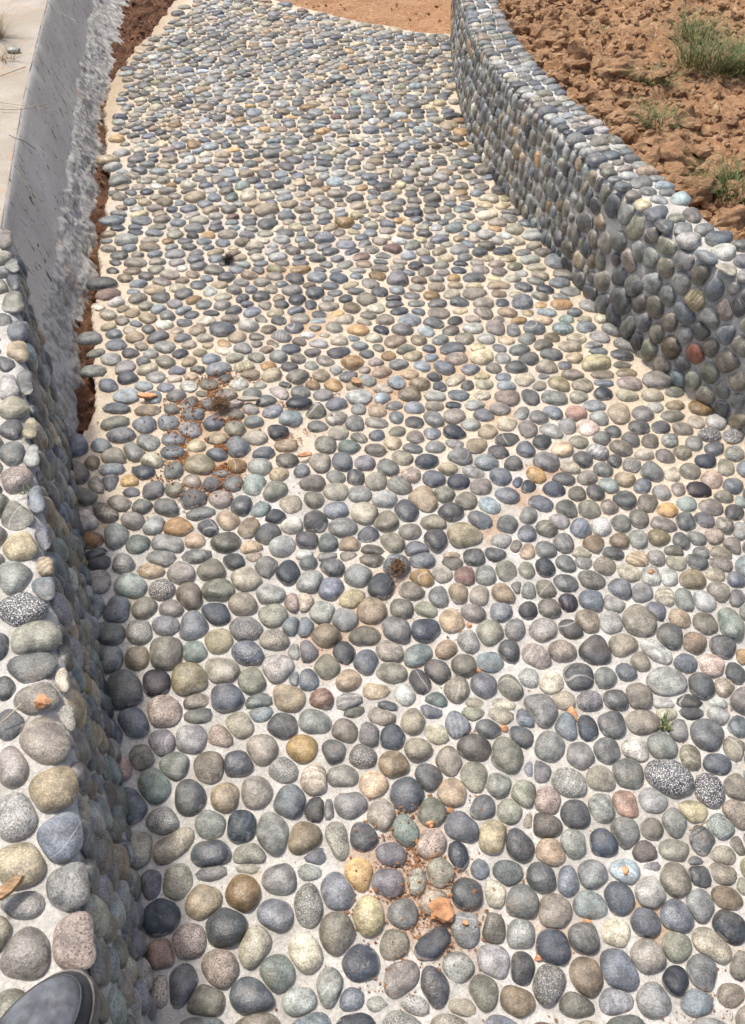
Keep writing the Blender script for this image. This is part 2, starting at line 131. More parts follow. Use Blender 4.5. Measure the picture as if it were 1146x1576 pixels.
# ------------------------------------------------------------------ materials
class NT:
    def __init__(self, name):
        self.m = bpy.data.materials.new(name); self.m.use_nodes = True; self.t = self.m.node_tree
        self.b = self.t.nodes['Principled BSDF']; self.b.inputs['Specular IOR Level'].default_value = 0.35
        self.pos = self.n('ShaderNodeNewGeometry').outputs['Position']
    def n(self, k, **kw):
        nd = self.t.nodes.new(k)
        for a, v in kw.items(): setattr(nd, a, v)
        return nd
    def put(self, sock, v):
        if hasattr(v, 'default_value') and hasattr(v, 'node'): self.t.links.new(v, sock)
        else: sock.default_value = v
    def math(self, op, a, b=0.0, c=0.0, clamp=False):
        nd = self.n('ShaderNodeMath', operation=op, use_clamp=clamp)
        self.put(nd.inputs[0], a); self.put(nd.inputs[1], b); self.put(nd.inputs[2], c); return nd.outputs[0]
    def vmath(self, op, a, b):
        nd = self.n('ShaderNodeVectorMath', operation=op); self.put(nd.inputs[0], a); self.put(nd.inputs[1], b); return nd.outputs[0]
    def noise(self, scale, detail=3, rough=.5, vec=None, dist=0.0):
        nd = self.n('ShaderNodeTexNoise'); self.put(nd.inputs['Vector'], vec if vec is not None else self.pos)
        nd.inputs['Scale'].default_value = scale; nd.inputs['Detail'].default_value = detail
        nd.inputs['Roughness'].default_value = rough; nd.inputs['Distortion'].default_value = dist; return nd.outputs['Fac']
    def voro(self, scale, vec=None, feature='F1'):
        nd = self.n('ShaderNodeTexVoronoi', feature=feature); self.put(nd.inputs['Vector'], vec if vec is not None else self.pos)
        nd.inputs['Scale'].default_value = scale; return nd.outputs['Distance']
    def ramp(self, f, lo, hi, a=0.0, b=1.0):
        nd = self.n('ShaderNodeMapRange'); nd.clamp = True; nd.interpolation_type = 'SMOOTHSTEP'
        self.put(nd.inputs[0], f); nd.inputs[1].default_value = lo; nd.inputs[2].default_value = hi
        nd.inputs[3].default_value = a; nd.inputs[4].default_value = b; return nd.outputs[0]
    def mix(self, f, a, b, mode='MIX'):
        nd = self.n('ShaderNodeMix', data_type='RGBA', blend_type=mode)
        self.put(nd.inputs[0], f)
        for s, v in ((nd.inputs[6], a), (nd.inputs[7], b)):
            if isinstance(v, tuple) and len(v) == 3: v = (*v, 1)
            self.put(s, v)
        return nd.outputs[2]
    def grey(self, f):
        nd = self.n('ShaderNodeCombineColor'); [self.put(nd.inputs[i], f) for i in range(3)]; return nd.outputs[0]
    def bump(self, h, strength, dist):
        nd = self.n('ShaderNodeBump'); self.put(nd.inputs['Height'], h); nd.inputs['Strength'].default_value = strength
        nd.inputs['Distance'].default_value = dist; self.t.links.new(nd.outputs[0], self.b.inputs['Normal'])
    def out(self, col, rough):
        self.put(self.b.inputs['Base Color'], col if not isinstance(col, tuple) else (*col, 1)); self.put(self.b.inputs['Roughness'], rough); return self.m

def mat_pebble():
    k = NT('river_stone'); k.b.inputs['Specular IOR Level'].default_value = .5
    a = k.n('ShaderNodeAttribute', attribute_name='stone_colour'); d = k.n('ShaderNodeAttribute', attribute_name='stone_grain')
    sep = k.n('ShaderNodeSeparateColor'); k.t.links.new(d.outputs['Color'], sep.inputs[0])
    sp, pit, band, rnd = sep.outputs[0], sep.outputs[1], sep.outputs[2], d.outputs['Alpha']
    off = k.n('ShaderNodeCombineXYZ'); k.put(off.inputs[0], k.math('MULTIPLY', rnd, 31.0)); k.put(off.inputs[1], k.math('MULTIPLY', rnd, 17.0)); k.put(off.inputs[2], k.math('MULTIPLY', rnd, 53.0))
    v = k.vmath('ADD', k.pos, off.outputs[0])
    col = a.outputs['Color']
    col = k.mix(1.0, col, k.grey(k.ramp(k.noise(38, 2, .6, v), .3, .7, .62, 1.36)), 'MULTIPLY')
    col = k.mix(k.ramp(k.noise(22, 2, .55, v), .52, .78, 0, .26), col, (.36, .30, .215))          # warm weathering
    col = k.mix(1.0, col, k.grey(k.ramp(k.noise(330, 1, .65, v), .32, .68, .74, 1.26)), 'MULTIPLY')    # grain
    col = k.mix(k.math('MULTIPLY', k.ramp(k.noise(420, 1, .5, v), .53, .62), sp), col, (.62, .60, .56))    # light crystals
    col = k.mix(k.math('MULTIPLY', k.ramp(k.noise(360, 1, .5, k.vmath('ADD', v, (3.7, 1.1, .4))), .58, .66), pit), col, (.05, .048, .045))   # dark pits
    rot = k.n('ShaderNodeVectorRotate'); rot.rotation_type = 'AXIS_ANGLE'; k.put(rot.inputs['Vector'], v)
    rot.inputs['Axis'].default_value = (.3, .25, .92); k.put(rot.inputs['Angle'], k.math('MULTIPLY', rnd, 40.0))
    w = k.n('ShaderNodeTexWave', wave_profile='SIN'); k.put(w.inputs['Vector'], rot.outputs[0]); w.inputs['Scale'].default_value = 26
    w.inputs['Distortion'].default_value = 5; w.inputs['Detail'].default_value = 2; w.inputs['Detail Scale'].default_value = 1.4
    bandv = k.ramp(w.outputs['Fac'], .3, .95, .8, 1.3)
    col = k.mix(band, col, k.mix(1.0, col, k.grey(bandv), 'MULTIPLY'))
    vein = k.ramp(k.math('ABSOLUTE', k.math('SUBTRACT', k.noise(9, 0, .5, rot.outputs[0]), .5)), .0, .012, 1, 0)
    col = k.mix(k.math('MULTIPLY', vein, k.ramp(rnd, .90, .92, 0, .45)), col, (.60, .57, .52))
    col = k.mix(k.ramp(k.noise(55, 3, .7, k.pos), .62, .76, 0, .26), col, (.50, .475, .43))           # cement haze left by the grouting
    rim = k.math('SUBTRACT', k.ramp(k.noise(48, 2, .6, k.pos), .3, .7, 0, .55), a.outputs['Alpha'])
    col = k.mix(k.ramp(rim, -.06, .16, 0, .45), col, (.47, .445, .40))                                 # mortar smeared up the rim
    col = k.mix(k.ramp(k.noise(3.1, 3, .65, k.pos), .60, .72, 0, .10), col, (.44, .28, .15))          # clay dust
    k.bump(k.noise(150, 3, .7, v), .55, .0032)
    return k.out(col, k.ramp(rnd, 0, 1, .36, .58))

SPOTS = [(840, 722, .07), (805, 765, .06), (750, 815, .07), (560, 955, .07), (690, 560, .12), (480, 500, .12), (770, 640, .08), (420, 420, .10), (1000, 1420, .05), (860, 1440, .06), (330, 640, .17), (330, 715, .13), (640, 1370, .13), (630, 1290, .08), (590, 600, .16), (610, 890, .06), (500, 990, .10), (690, 1420, .08), (560, 1330, .05), (250, 520, .08)]
def mat_mortar(name, stain=True):
    k = NT(name)
    col = k.mix(k.ramp(k.noise(9, 5, .6), .35, .65), (.585, .568, .53), (.43, .415, .378))
    if stain:
        sy = k.n('ShaderNodeSeparateXYZ'); k.put(sy.inputs[0], k.pos)
        cream = k.math('MULTIPLY', k.ramp(k.math('ADD', k.noise(1.5, 4, .6), k.ramp(sy.outputs[1], .7, 2.2, -.14, .10)), .40, .60), .85)
        col = k.mix(cream, col, (.60, .505, .375))
        col = k.mix(k.ramp(k.noise(7.3, 5, .65), .60, .74, 0, .7), col, (.60, .42, .22))
        tot = None
        wob = k.math('MULTIPLY', k.math('SUBTRACT', k.noise(16, 4, .6), .5), .16)
        for (px, py, r) in SPOTS:
            c = at(px, py)
            nd = k.n('ShaderNodeVectorMath', operation='DISTANCE'); k.put(nd.inputs[0], k.pos); nd.inputs[1].default_value = (c[0], c[1], 0)
            f = k.ramp(k.math('ADD', nd.outputs['Value'], wob), r * .35, r * 1.1, .9, 0)
            tot = f if tot is None else k.math('MAXIMUM', tot, f)
        col = k.mix(k.math('MULTIPLY', tot, .62), col, (.42, .255, .14))
        col = k.mix(k.ramp(k.noise(3.7, 5, .7), .55, .72, 0, .5), col, (.36, .30, .22))
        sepx = k.n('ShaderNodeSeparateXYZ'); k.put(sepx.inputs[0], k.pos)
        lip = k.math('MULTIPLY', k.ramp(k.math('SUBTRACT', sepx.outputs[0], k.math('MULTIPLY', wob, .6)), -1.42, -1.22, 1, 0), k.ramp(sepx.outputs[1], 3.3, 3.7))
        col = k.mix(k.math('MULTIPLY', lip, .8), col, (.40, .31, .205))
    col = k.mix(1.0, col, k.grey(k.ramp(k.noise(160, 4, .7), .3, .7, .78, 1.16)), 'MULTIPLY')
    col = k.mix(k.ramp(k.noise(240, 2, .5), .66, .72, 0, .5), col, (.22, .17, .12))
    k.bump(k.math('ADD', k.noise(150, 5, .7), k.math('MULTIPLY', k.noise(28, 3, .5), 2.0)), .6, .004)
    return k.out(col, .9)
def mat_soil(name, a, b, c, scale=1.0, rough=.95):
    k = NT(name)
    col = k.mix(k.ramp(k.noise(5 * scale, 6, .65), .35, .65), a, b)
    col = k.mix(k.ramp(k.noise(28 * scale, 5, .7), .52, .70), col, c)
    col = k.mix(1.0, col, k.grey(k.ramp(k.noise(190 * scale, 4, .7), .28, .72, .62, 1.3)), 'MULTIPLY')
    k.bump(k.math('ADD', k.noise(120 * scale, 6, .75), k.math('MULTIPLY', k.voro(45 * scale), .8)), .8, .008)
    return k.out(col, rough)
def mat_plain(name, c, var=.2, scale=80, rough=.7, bump=.2, bd=.002, stretch=None):
    k = NT(name); v = k.pos
    if stretch: v = k.vmath('MULTIPLY', k.pos, stretch)
    col = k.mix(1.0, c, k.grey(k.ramp(k.noise(scale, 4, .6, v), .3, .7, 1 - var, 1 + var)), 'MULTIPLY')
    col = k.mix(1.0, col, k.grey(k.ramp(k.noise(scale * .2, 3, .6, v), .3, .7, 1 - var * .7, 1 + var * .7)), 'MULTIPLY')
    k.bump(k.noise(scale * 2.2, 4, .65, v), bump, bd)
    return k.out(col, rough)
def mat_plaster():
    k = NT('plaster')
    st = k.vmath('MULTIPLY', k.pos, (9.0, 9.0, 2.2))
    col = k.mix(k.ramp(k.noise(3.0, 5, .6, k.pos), .3, .7), (.50, .475, .425), (.61, .58, .525))
    col = k.mix(k.ramp(k.noise(5.5, 4, .6, st, .8), .56, .72, 0, .55), col, (.33, .32, .30))
    scr = k.ramp(k.noise(3.3, 3, .55, k.vmath('MULTIPLY', k.pos, (8, 10, 4.2)), 1.6), .625, .66, 0, .9)
    col = k.mix(scr, col, (.06, .058, .055))
    col = k.mix(k.ramp(k.noise(1.7, 5, .7), .5, .7, 0, .55), col, (.27, .255, .23))
    col = k.mix(k.ramp(k.voro(23), .08, .13, .8, 0), col, (.10, .095, .09))
    col = k.mix(1.0, col, k.grey(k.ramp(k.noise(210, 4, .7), .3, .7, .85, 1.15)), 'MULTIPLY')
    k.bump(k.math('SUBTRACT', k.noise(70, 4, .6), k.math('MULTIPLY', scr, 1.5)), .5, .003)
    return k.out(col, .8)
def mat_rough_concrete():
    k = NT('rough_concrete')
    n1 = k.noise(26, 5, .7)
    col = k.mix(k.ramp(n1, .32, .62), (.23, .22, .198), (.52, .50, .46))
    col = k.mix(k.ramp(k.noise(7, 4, .6), .55, .70, 0, .6), col, (.60, .58, .54))
    col = k.mix(k.ramp(k.noise(95, 3, .7), .60, .70, 0, .7), col, (.10, .095, .088))
    col = k.mix(k.ramp(k.noise(5, 3, .6), .60, .72, 0, .5), col, (.36, .25, .16))
    k.bump(k.math('ADD', n1, k.math('MULTIPLY', k.noise(150, 4, .7), .5)), .8, .007)
    return k.out(col, .92)
def mat_ledge():
    k = NT('dusty_cement')
    col = k.mix(k.ramp(k.noise(4, 5, .6), .35, .65), (.37, .325, .26), (.45, .41, .35))
    col = k.mix(k.ramp(k.noise(13, 4, .6), .55, .72, 0, .7), col, (.46, .30, .19))
    col = k.mix(k.ramp(k.noise(26, 4, .65, k.vmath('MULTIPLY', k.pos, (.35, 2.5, 1))), .56, .72, 0, .5), col, (.33, .29, .24))
    col = k.mix(k.ramp(k.noise(120, 3, .6), .63, .70, 0, .6), col, (.16, .11, .08))
    k.bump(k.noise(90, 5, .7), .6, .005)
    return k.out(col, .92)
def mat_grass(name, c1, c2):
    k = NT(name); k.b.inputs['Specular IOR Level'].default_value = .25
    col = k.mix(k.ramp(k.noise(45, 2, .5), .35, .65), c1, c2); col = k.mix(k.ramp(k.noise(90, 2, .5), .55, .66, 0, .85), col, (.36, .30, .16))
    return k.out(col, .6)

M_PEB = mat_pebble(); M_MORTAR = mat_mortar('path_mortar'); M_WMORTAR = mat_mortar('wall_mortar', False)
M_BANK = mat_soil('red_clay_soil', (.39, .232, .122), (.29, .158, .078), (.53, .37, .225))
M_CLOD = mat_soil('clay_clod', (.41, .25, .135), (.31, .175, .088), (.53, .375, .235), 1.6)
M_FAR = mat_soil('trodden_clay', (.42, .245, .13), (.33, .175, .085), (.54, .37, .23), 1.3)
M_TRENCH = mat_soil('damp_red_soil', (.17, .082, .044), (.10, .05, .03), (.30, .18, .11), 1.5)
M_CRUMB = mat_soil('orange_crumbs', (.50, .255, .12), (.40, .19, .085), (.58, .34, .19), 2.5)
M_CHIP = mat_plain('orange_stone', (.52, .27, .135), .3, 60, .75, .5, .004)
M_PLASTER = mat_plaster(); M_ROUGH = mat_rough_concrete(); M_LEDGE = mat_ledge()
M_GRASS = mat_grass('grass_blade', (.085, .125, .038), (.16, .20, .075)); M_DRY = mat_grass('dry_grass', (.30, .23, .12), (.20, .155, .09))
M_STRAW = mat_grass('straw', (.52, .45, .32), (.40, .33, .22)); M_ROOT = mat_plain('dry_roots', (.20, .125, .07), .4, 200, .9)
M_WOOD = mat_plain('wood_chip', (.42, .27, .15), .35, 60, .8, .5, .003, (1, 4, 1))
M_RUB = mat_plain('grey_rubber', (.115, .125, .14), .5, 26, .55, .5, .0025); M_RUBD = mat_plain('dark_rubber', (.045, .048, .052), .3, 60, .5, .3, .0015)
M_SOLE = mat_plain('sole_rubber', (.16, .15, .135), .25, 80, .65, .4, .0015)
M_BLACK = mat_plain('black_debris', (.03, .028, .026), .3, 90, .8)

# ------------------------------------------------------------------ outlines of the place (metres; camera stands at the origin)
WALL_H = .42
RC = Curve([(3.3, -1.3), (2.7, -.5), (2.05, .4), (1.62, 1.0), (1.27, 1.5), (1.085, 1.8), (.915, 2.1), (.815, 2.4), (.725, 2.75), (.64, 3.1), (.545, 3.5), (.485, 3.9), (.465, 4.4), (.47, 5.0), (.51, 5.6), (.56, 6.3)], 1)
LC = Curve([(.14, -1.2), (0, -.8), (-.175, -.3), (-.375, .28), (-.525, .7), (-.715, 1.2), (-.895, 1.7), (-1.065, 2.14), (-1.10, 2.24)], -1)
CC = Curve([(-.86, 1.5), (-.925, 1.7), (-1.085, 2.14), (-1.165, 2.43), (-1.40, 3.42), (-1.655, 4.62), (-1.93, 6.0), (-2.35, 8.0)], -1)
EDGE = Curve([(-.90, 1.68), (-.86, 1.85), (-.975, 2.34), (-1.10, 3.05), (-1.185, 3.52), (-1.25, 3.93), (-1.36, 4.49), (-1.41, 5.2), (-1.36, 5.55), (-1.26, 6.2), (-1.10, 6.9)], -1)
FAR_END = [(-1.05, 7.0), (-.88, 6.55), (-.664, 6.23), (-.338, 5.975), (-.11, 5.776), (.096, 5.68), (.267, 5.56), (.50, 5.53)]

def poly_inside(P, poly):
    P = np.asarray(P); poly = np.asarray(poly); ins = np.zeros(len(P), bool); j = len(poly) - 1
    for i in range(len(poly)):
        a, b = poly[i], poly[j]
        c = ((a[1] > P[:, 1]) != (b[1] > P[:, 1])) & (P[:, 0] < (b[0] - a[0]) * (P[:, 1] - a[1]) / (b[1] - a[1] + 1e-12) + a[0]); ins ^= c; j = i
    return ins
lpts = LC.p[LC.p[:, 1] < 1.66]
PATH_POLY = np.vstack([lpts, EDGE.p, np.array(FAR_END), RC.p[RC.p[:, 1] < 5.53][::-1]])

# ------------------------------------------------------------------ stones: colours, packing, shapes
PAL = {'k': (.062, .072, .092), 'K': (.048, .042, .053), 'b': (.165, .180, .203), 'g': (.215, .217, .208), 'd': (.112, .116, .120), 'e': (.238, .230, .186), 't': (.205, .238, .222),
       'a': (.265, .305, .325), 'w': (.262, .235, .195), 'n': (.345, .272, .19), 'c': (.455, .405, .32), 'o': (.40, .26, .125), 'O': (.33, .15, .05), 'p': (.43, .35, .30), 'u': (.182, .177, .19),
       'l': (.355, .355, .338), 's': (.265, .256, .238), 'S': (.078, .083, .094), 'r': (.225, .145, .118), 'R': (.26, .10, .065), 'y': (.455, .39, .255), 'm': (.275, .245, .225), 'i': (.55, .53, .485)}
FREE = 'b' * 24 + 'g' * 18 + 'w' * 13 + 'e' * 9 + 'd' * 12 + 'k' * 9 + 'l' * 9 + 'n' * 9 + 'c' * 7 + 'm' * 5 + 'u' * 4 + 't' * 3 + 'a' * 7 + 'p' * 2 + 'y' * 2 + 'o' * 2 + 's' * 3 + 'r' * 1 + 'i' * 1
WALLC = 'b' * 14 + 'g' * 20 + 'w' * 16 + 'e' * 18 + 'd' * 6 + 'k' * 2 + 'l' * 16 + 'n' * 9 + 'c' * 7 + 'a' * 6 + 'm' * 6 + 'u' * 5 + 't' * 8 + 's' * 3 + 'o'
def colour(code):
    c = np.array(PAL[code]); c = .81 * c * np.array([.985, 1.0, .972]) * math.exp(rng.normal(0, .27)) * (1 + rng.normal(0, .02, 3)); c = np.clip(c, .02, .75)
    sp = {'S': 1.0, 's': .5}.get(code, .4 if rng.random() < .03 else .08 * rng.random())
    pit = {'p': .9, 'i': .6, 's': .7, 'c': .45, 'y': .3}.get(code, .5 if rng.random() < .15 else .1 * rng.random())
    band = rng.uniform(.4, .8) if rng.random() < .08 else .12 * rng.random()
    return np.r_[c, 1.0], np.array([sp, pit, band, rng.random()])
KD = 28
TH = np.linspace(0, 2 * np.pi, KD, endpoint=False); UV = np.c_[np.cos(TH), np.sin(TH)]
def ell_r(A):                                   # radial profile of ellipses given their axes matrices
    inv = np.linalg.inv(A); q = np.einsum('nij,kj->nki', inv, UV); return 1 / np.sqrt((q ** 2).sum(2))
def pack(P, A, fixed, iters, gap, hp=(), grow=1.06, fgrow=1.26, cap=1.2):
    P = P.copy(); N = len(P); K = min(16, N - 1)
    for it in range(iters + 1):
        nb = np.empty((N, K), int)
        for s in range(0, N, 500):
            d2 = ((P[s:s + 500, None] - P[None]) ** 2).sum(2); d2[np.arange(len(d2)), np.arange(s, s + len(d2))] = 9e9
            nb[s:s + 500] = np.argpartition(d2, K, axis=1)[:, :K]
        d = P[nb] - P[:, None]; ds = np.hypot(d[..., 0], d[..., 1]) + 1e-9; dh = d / ds[..., None]
        hi = np.sqrt((np.einsum('nij,nki->nkj', A, dh) ** 2).sum(2)); hj = np.sqrt((np.einsum('nkij,nki->nkj', A[nb], dh) ** 2).sum(2))
        t = ds * hi / (hi + hj)
        if it == iters: t = t - (gap[:, None] if isinstance(gap, np.ndarray) else gap) / 2
        dot = np.einsum('nki,mi->nkm', dh, UV)
        r = np.where(dot > .05, t[..., None] / np.maximum(dot, .05), 9).min(1)
        for (nx, ny, c) in hp:                  # half planes nx*x+ny*y <= c
            dist = c - (P @ np.array([nx, ny])); dd = UV @ np.array([nx, ny])
            r = np.minimum(r, np.where(dd > .05, np.maximum(dist, .004)[:, None] / np.maximum(dd, .05), 9))
        e = ell_r(A); r = np.minimum(r, (np.where(fixed, 1.45, cap)[:, None] if it == iters else 1.45) * e); r = np.maximum(r, .004)
        if it < iters:
            c = (r ** 3 / 3) @ UV / (r ** 2 / 2).sum(1)[:, None]; st = np.where(fixed[:, None], .09, .6) * c; P = P + st
    # free stones take the ellipse of their cell
    w = r ** 4 / 4; S = np.einsum('nk,ki,kj->nij', w, UV, UV) / (r ** 2 / 2).sum(1)[:, None, None]
    ev, V = np.linalg.eigh(S); B = V * (2 * np.sqrt(ev))[:, None, :]
    e = np.where(fixed[:, None], fgrow * rng.uniform(.92, 1.14, (N, 1)) * ell_r(A), grow * ell_r(B))
    ph = rng.random((N, 3)) * 6.28; am = rng.normal(0, 1, (N, 3)) * np.array([.045, .045, .02])
    e = e * (1 + am[:, :1] * np.cos(2 * TH + ph[:, :1]) + am[:, 1:2] * np.cos(3 * TH + ph[:, 1:2]) + am[:, 2:] * np.cos(5 * TH + ph[:, 2:]))
    r = np.minimum(r, 1.22 * e)
    for _ in range(3):                          # flat sides worn onto some of the stones
        g = rng.random(N) * 6.28; dcut = np.where(rng.random(N) < .42, rng.uniform(.72, .93, N), 5.0); cg = np.cos(TH[None] - g[:, None]); er = e[np.arange(N), (g / 6.2832 * KD).astype(int) % KD]
        e = np.where(cg > .1, np.minimum(e, (er * dcut)[:, None] / np.maximum(cg, .1)), e)
    p = 8.0; r = (e ** -p + (r * 1.02) ** -p) ** (-1 / p)
    for _ in range(2): r = .25 * np.roll(r, 1, 1) + .5 * r + .25 * np.roll(r, -1, 1)
    return P, r
RINGS = [(.30, .985), (.56, .89), (.76, .73), (.90, .51), (.98, .25), (1.0, .0), (.94, -.30)]
RINGS_LO = [(.45, .94), (.78, .70), (.96, .32), (1.0, .0), (.93, -.3)]
def stone(r, lo=False, hr=(.55, .8)):
    """local vertices (tangent plane x, y, height) and faces of one rounded stone with outline r"""
    seg = 14 if lo else KD // 1
    th = np.linspace(0, 2 * np.pi, seg, endpoint=False); rr = np.interp(th, np.r_[TH, 2 * np.pi], np.r_[r, r[0]])
    small = np.sort(rr)[: seg // 2].mean(); H = small * rng.uniform(*hr)
    rings = RINGS_LO if lo else RINGS
    tilt = rng.normal(0, .07, 2); shift = rng.normal(0, .07, 2) * small; pw = rng.uniform(.82, 1.12)
    lump = rng.normal(0, 1, 3) * .045; lp = rng.random(3) * 6.28
    v = [(shift[0], shift[1], H)]
    for (q, z) in rings:
        qq = q ** pw; k = 1 - q * q
        x = rr * qq * np.cos(th) + shift[0] * k; y = rr * qq * np.sin(th) + shift[1] * k
        zz = H * (z + (0 if z <= 0 else 1) * q * (lump[0] * np.cos(2 * th + lp[0]) + lump[1] * np.cos(th + lp[1]) + lump[2] * np.cos(3 * th + lp[2]))) + tilt[0] * x * max(z, 0) + tilt[1] * y * max(z, 0)
        v += list(zip(x, y, zz))
    return np.array(v), TPL[lo]
def _tpl(n, seg):
    f = [(0, 1 + i, 1 + (i + 1) % seg) for i in range(seg)]
    for j in range(n - 1):
        a = 1 + j * seg; b = a + seg; f += [(a + i, b + i, b + (i + 1) % seg, a + (i + 1) % seg) for i in range(seg)]
    return np.array([i for q in f for i in q]), np.array([len(q) for q in f])
TPL = {True: _tpl(len(RINGS_LO), 14), False: _tpl(len(RINGS), KD)}
def set_attr(me, c, g, counts=None):
    n = len(me.vertices)
    for nm, val in (('stone_colour', c), ('stone_grain', g)):
        at_ = me.attributes.new(nm, 'FLOAT_COLOR', 'POINT')
        val = np.asarray(val); arr = val if len(val) == n and val.ndim == 2 else np.tile(val, (n, 1)) if counts is None else np.repeat(val, counts, axis=0)
        at_.data.foreach_set('color', arr.astype(np.float32).ravel())
def lay_stones(sets, parent, maxparts, stuff_name, lift=0.0):
    """sets: list of (P, r, codes, mapper); the stones that show largest become parts of their own, the rest one mesh"""
    allst = []
    for (P, r, codes, mp, lf) in sets:
        for i in range(len(P)):
            c3 = mp(np.array([[P[i, 0], P[i, 1], 0.0]]))[0]; px, py, dep = project(c3)
            vis = dep > .05 and -25 < px < 1171 and -25 < py < 1600
            area = (np.mean(r[i]) * FPX / max(dep, .05)) ** 2 if vis else 0.0
            allst.append((area, i, P[i], r[i], codes[i], mp, lf))
    order = sorted(range(len(allst)), key=lambda q: -allst[q][0])
    SV, SF, SN, SC, SG, CN = [], [], [], [], [], []; base = 0
    for rank, q in enumerate(order):
        area, i, p, r, code, mp, lf = allst[q]
        part = rank < maxparts and area > 0
        lv, lf_ = stone(r, lo=not part, hr=((.44, .68) if p[1] < 1.7 else (.36, .56)) if lf == .14 else (.42, .64))
        lv[:, 2] += lf * np.mean(r)
        w = mp(np.c_[lv[:, 0] + p[0], lv[:, 1] + p[1], lv[:, 2]])
        c, g = colour(code); hh = np.clip((lv[:, 2] - lf * np.mean(r)) / (lv[0, 2] - lf * np.mean(r) + 1e-6), 0, 1); c = np.c_[np.tile(c[:3], (len(w), 1)), hh]
        if part:
            ctr = w.mean(0); me = mesh('pebble', w - ctr, lf_); set_attr(me, c, g)
            link('pebble', me, M_PEB, parent, loc=tuple(ctr))
        else:
            SV.append(w); SF.append(lf_[0] + base); SN.append(lf_[1]); base += len(w); SC.append(c); SG.append(g); CN.append(len(w))
    if SV:
        me = raw_mesh(stuff_name, np.vstack(SV), np.concatenate(SF), np.concatenate(SN)); set_attr(me, np.vstack(SC), np.array(SG), CN)
        link(stuff_name, me, M_PEB, parent, kind='stuff')
    return len(order)

def parse(tile):
    x0, y0, s, txt = tile
    for e in txt.split(';'):
        x, y, a, b, g, c = e.split(); yield x0 + float(x) * s, y0 + float(y) * s, float(a) * s, float(b) * s, math.radians(float(g)), c
def fixed_on(tiles, unproj, squash):
    """photo ellipses -> centres and axes on a real surface (unproj: photo point -> surface coordinates)"""
    P, A, C, src = [], [], [], []
    for t in tiles:
        for (x, y, a, b, g, c) in parse(t):
            if any((x - q[0]) ** 2 + (y - q[1]) ** 2 < (.55 * min(a, b, q[2])) ** 2 for q in src): continue
            src.append((x, y, min(a, b))); b2 = b * squash(y); cg, sg = math.cos(g), math.sin(g)
            p0 = unproj(x, y + .04 * b)
            if p0 is None: continue
            ax = [(a * cg, a * sg), (-b2 * sg, b2 * cg)]; m = []
            for (dx, dy) in ax:
                q1, q2 = unproj(x + dx, y + dy), unproj(x - dx, y - dy)
                if q1 is None or q2 is None: break
                m.append((np.array(q1) - np.array(q2)) / 2)
            if len(m) < 2: continue
            P.append(p0); A.append(np.array(m).T); C.append(c)
    return np.array(P), np.array(A), C
def lattice(x0, x1, y0, y1, a, b, jit):
    """staggered rows of stones a by b (half axes)"""
    out = []; row = 0; y = y0
    while y < y1:
        x = x0 + (a if row % 2 else 0) + rng.uniform(-.3, .3) * a
        while x < x1:
            out.append((x + rng.normal(0, jit) * a, y + rng.normal(0, jit) * b)); x += 2 * a * rng.uniform(.85, 1.15)
        y += 2 * b * .93; row += 1
    return np.array(out)
def free_axes(n, a, b, ang, spread=.16):
    A = np.empty((n, 2, 2))
    for i in range(n):
        k = math.exp(rng.normal(0, spread)); aa = a * k * rng.uniform(.88, 1.12); bb = b * k * rng.uniform(.9, 1.1); g = rng.normal(0, ang)
        A[i] = [[aa * math.cos(g), -bb * math.sin(g)], [aa * math.sin(g), bb * math.cos(g)]]
    return A
def thin_free(P, FP, FA, margin):
    """drop free sites that fall on the stones already placed"""
    keep = np.ones(len(P), bool)
    for s in range(0, len(P), 400):
        d = P[s:s + 400, None] - FP[None]; inv = np.linalg.inv(FA)
        q = np.sqrt((np.einsum('mij,nmj->nmi', inv, d) ** 2).sum(2)); keep[s:s + 400] = (q > margin).all(1)
    return P[keep]

# ------------------------------------------------------------------ ground far around
gv = [(-90, -90, -.16), (90, -90, -.16), (90, 90, -.16), (-90, 90, -.16)]
link('ground', mesh('ground', gv, [(0, 1, 2, 3)], False), M_FAR, kind='structure')

def sheet(name, mat, x0, x1, y0, y1, step, zf, keep=None, kind='structure'):
    nx = int((x1 - x0) / step) + 1; ny = int((y1 - y0) / step) + 1
    xs = np.linspace(x0, x1, nx); ys = np.linspace(y0, y1, ny)
    X, Y = np.meshgrid(xs, ys); P = np.c_[X.ravel(), Y.ravel()]
    k = keep(P) if keep is not None else np.ones(len(P), bool)
    Z = zf(P); idx = np.arange(len(P)).reshape(ny, nx)
    q = np.c_[idx[:-1, :-1].ravel(), idx[:-1, 1:].ravel(), idx[1:, 1:].ravel(), idx[1:, :-1].ravel()]
    q = q[k[q].all(1)]; used = np.unique(q); mp = np.full(len(P), -1); mp[used] = np.arange(len(used))
    me = mesh(name, np.c_[P[used], Z[used]], mp[q]); return link(name, me, mat, kind=kind)

# far trodden dirt beyond the end of the path
def z_far(P): return -.045 + .018 * nfbm(P, 3, 4, 2) + .014 * nfbm(P, 14, 4, 5, .65)
sheet('trodden_dirt', M_FAR, -3.2, 3.0, 5.3, 11.0, .04, z_far, lambda P: ~((CC.near(P)[1] > -.45) & (EDGE.near(P)[1] < .06)))

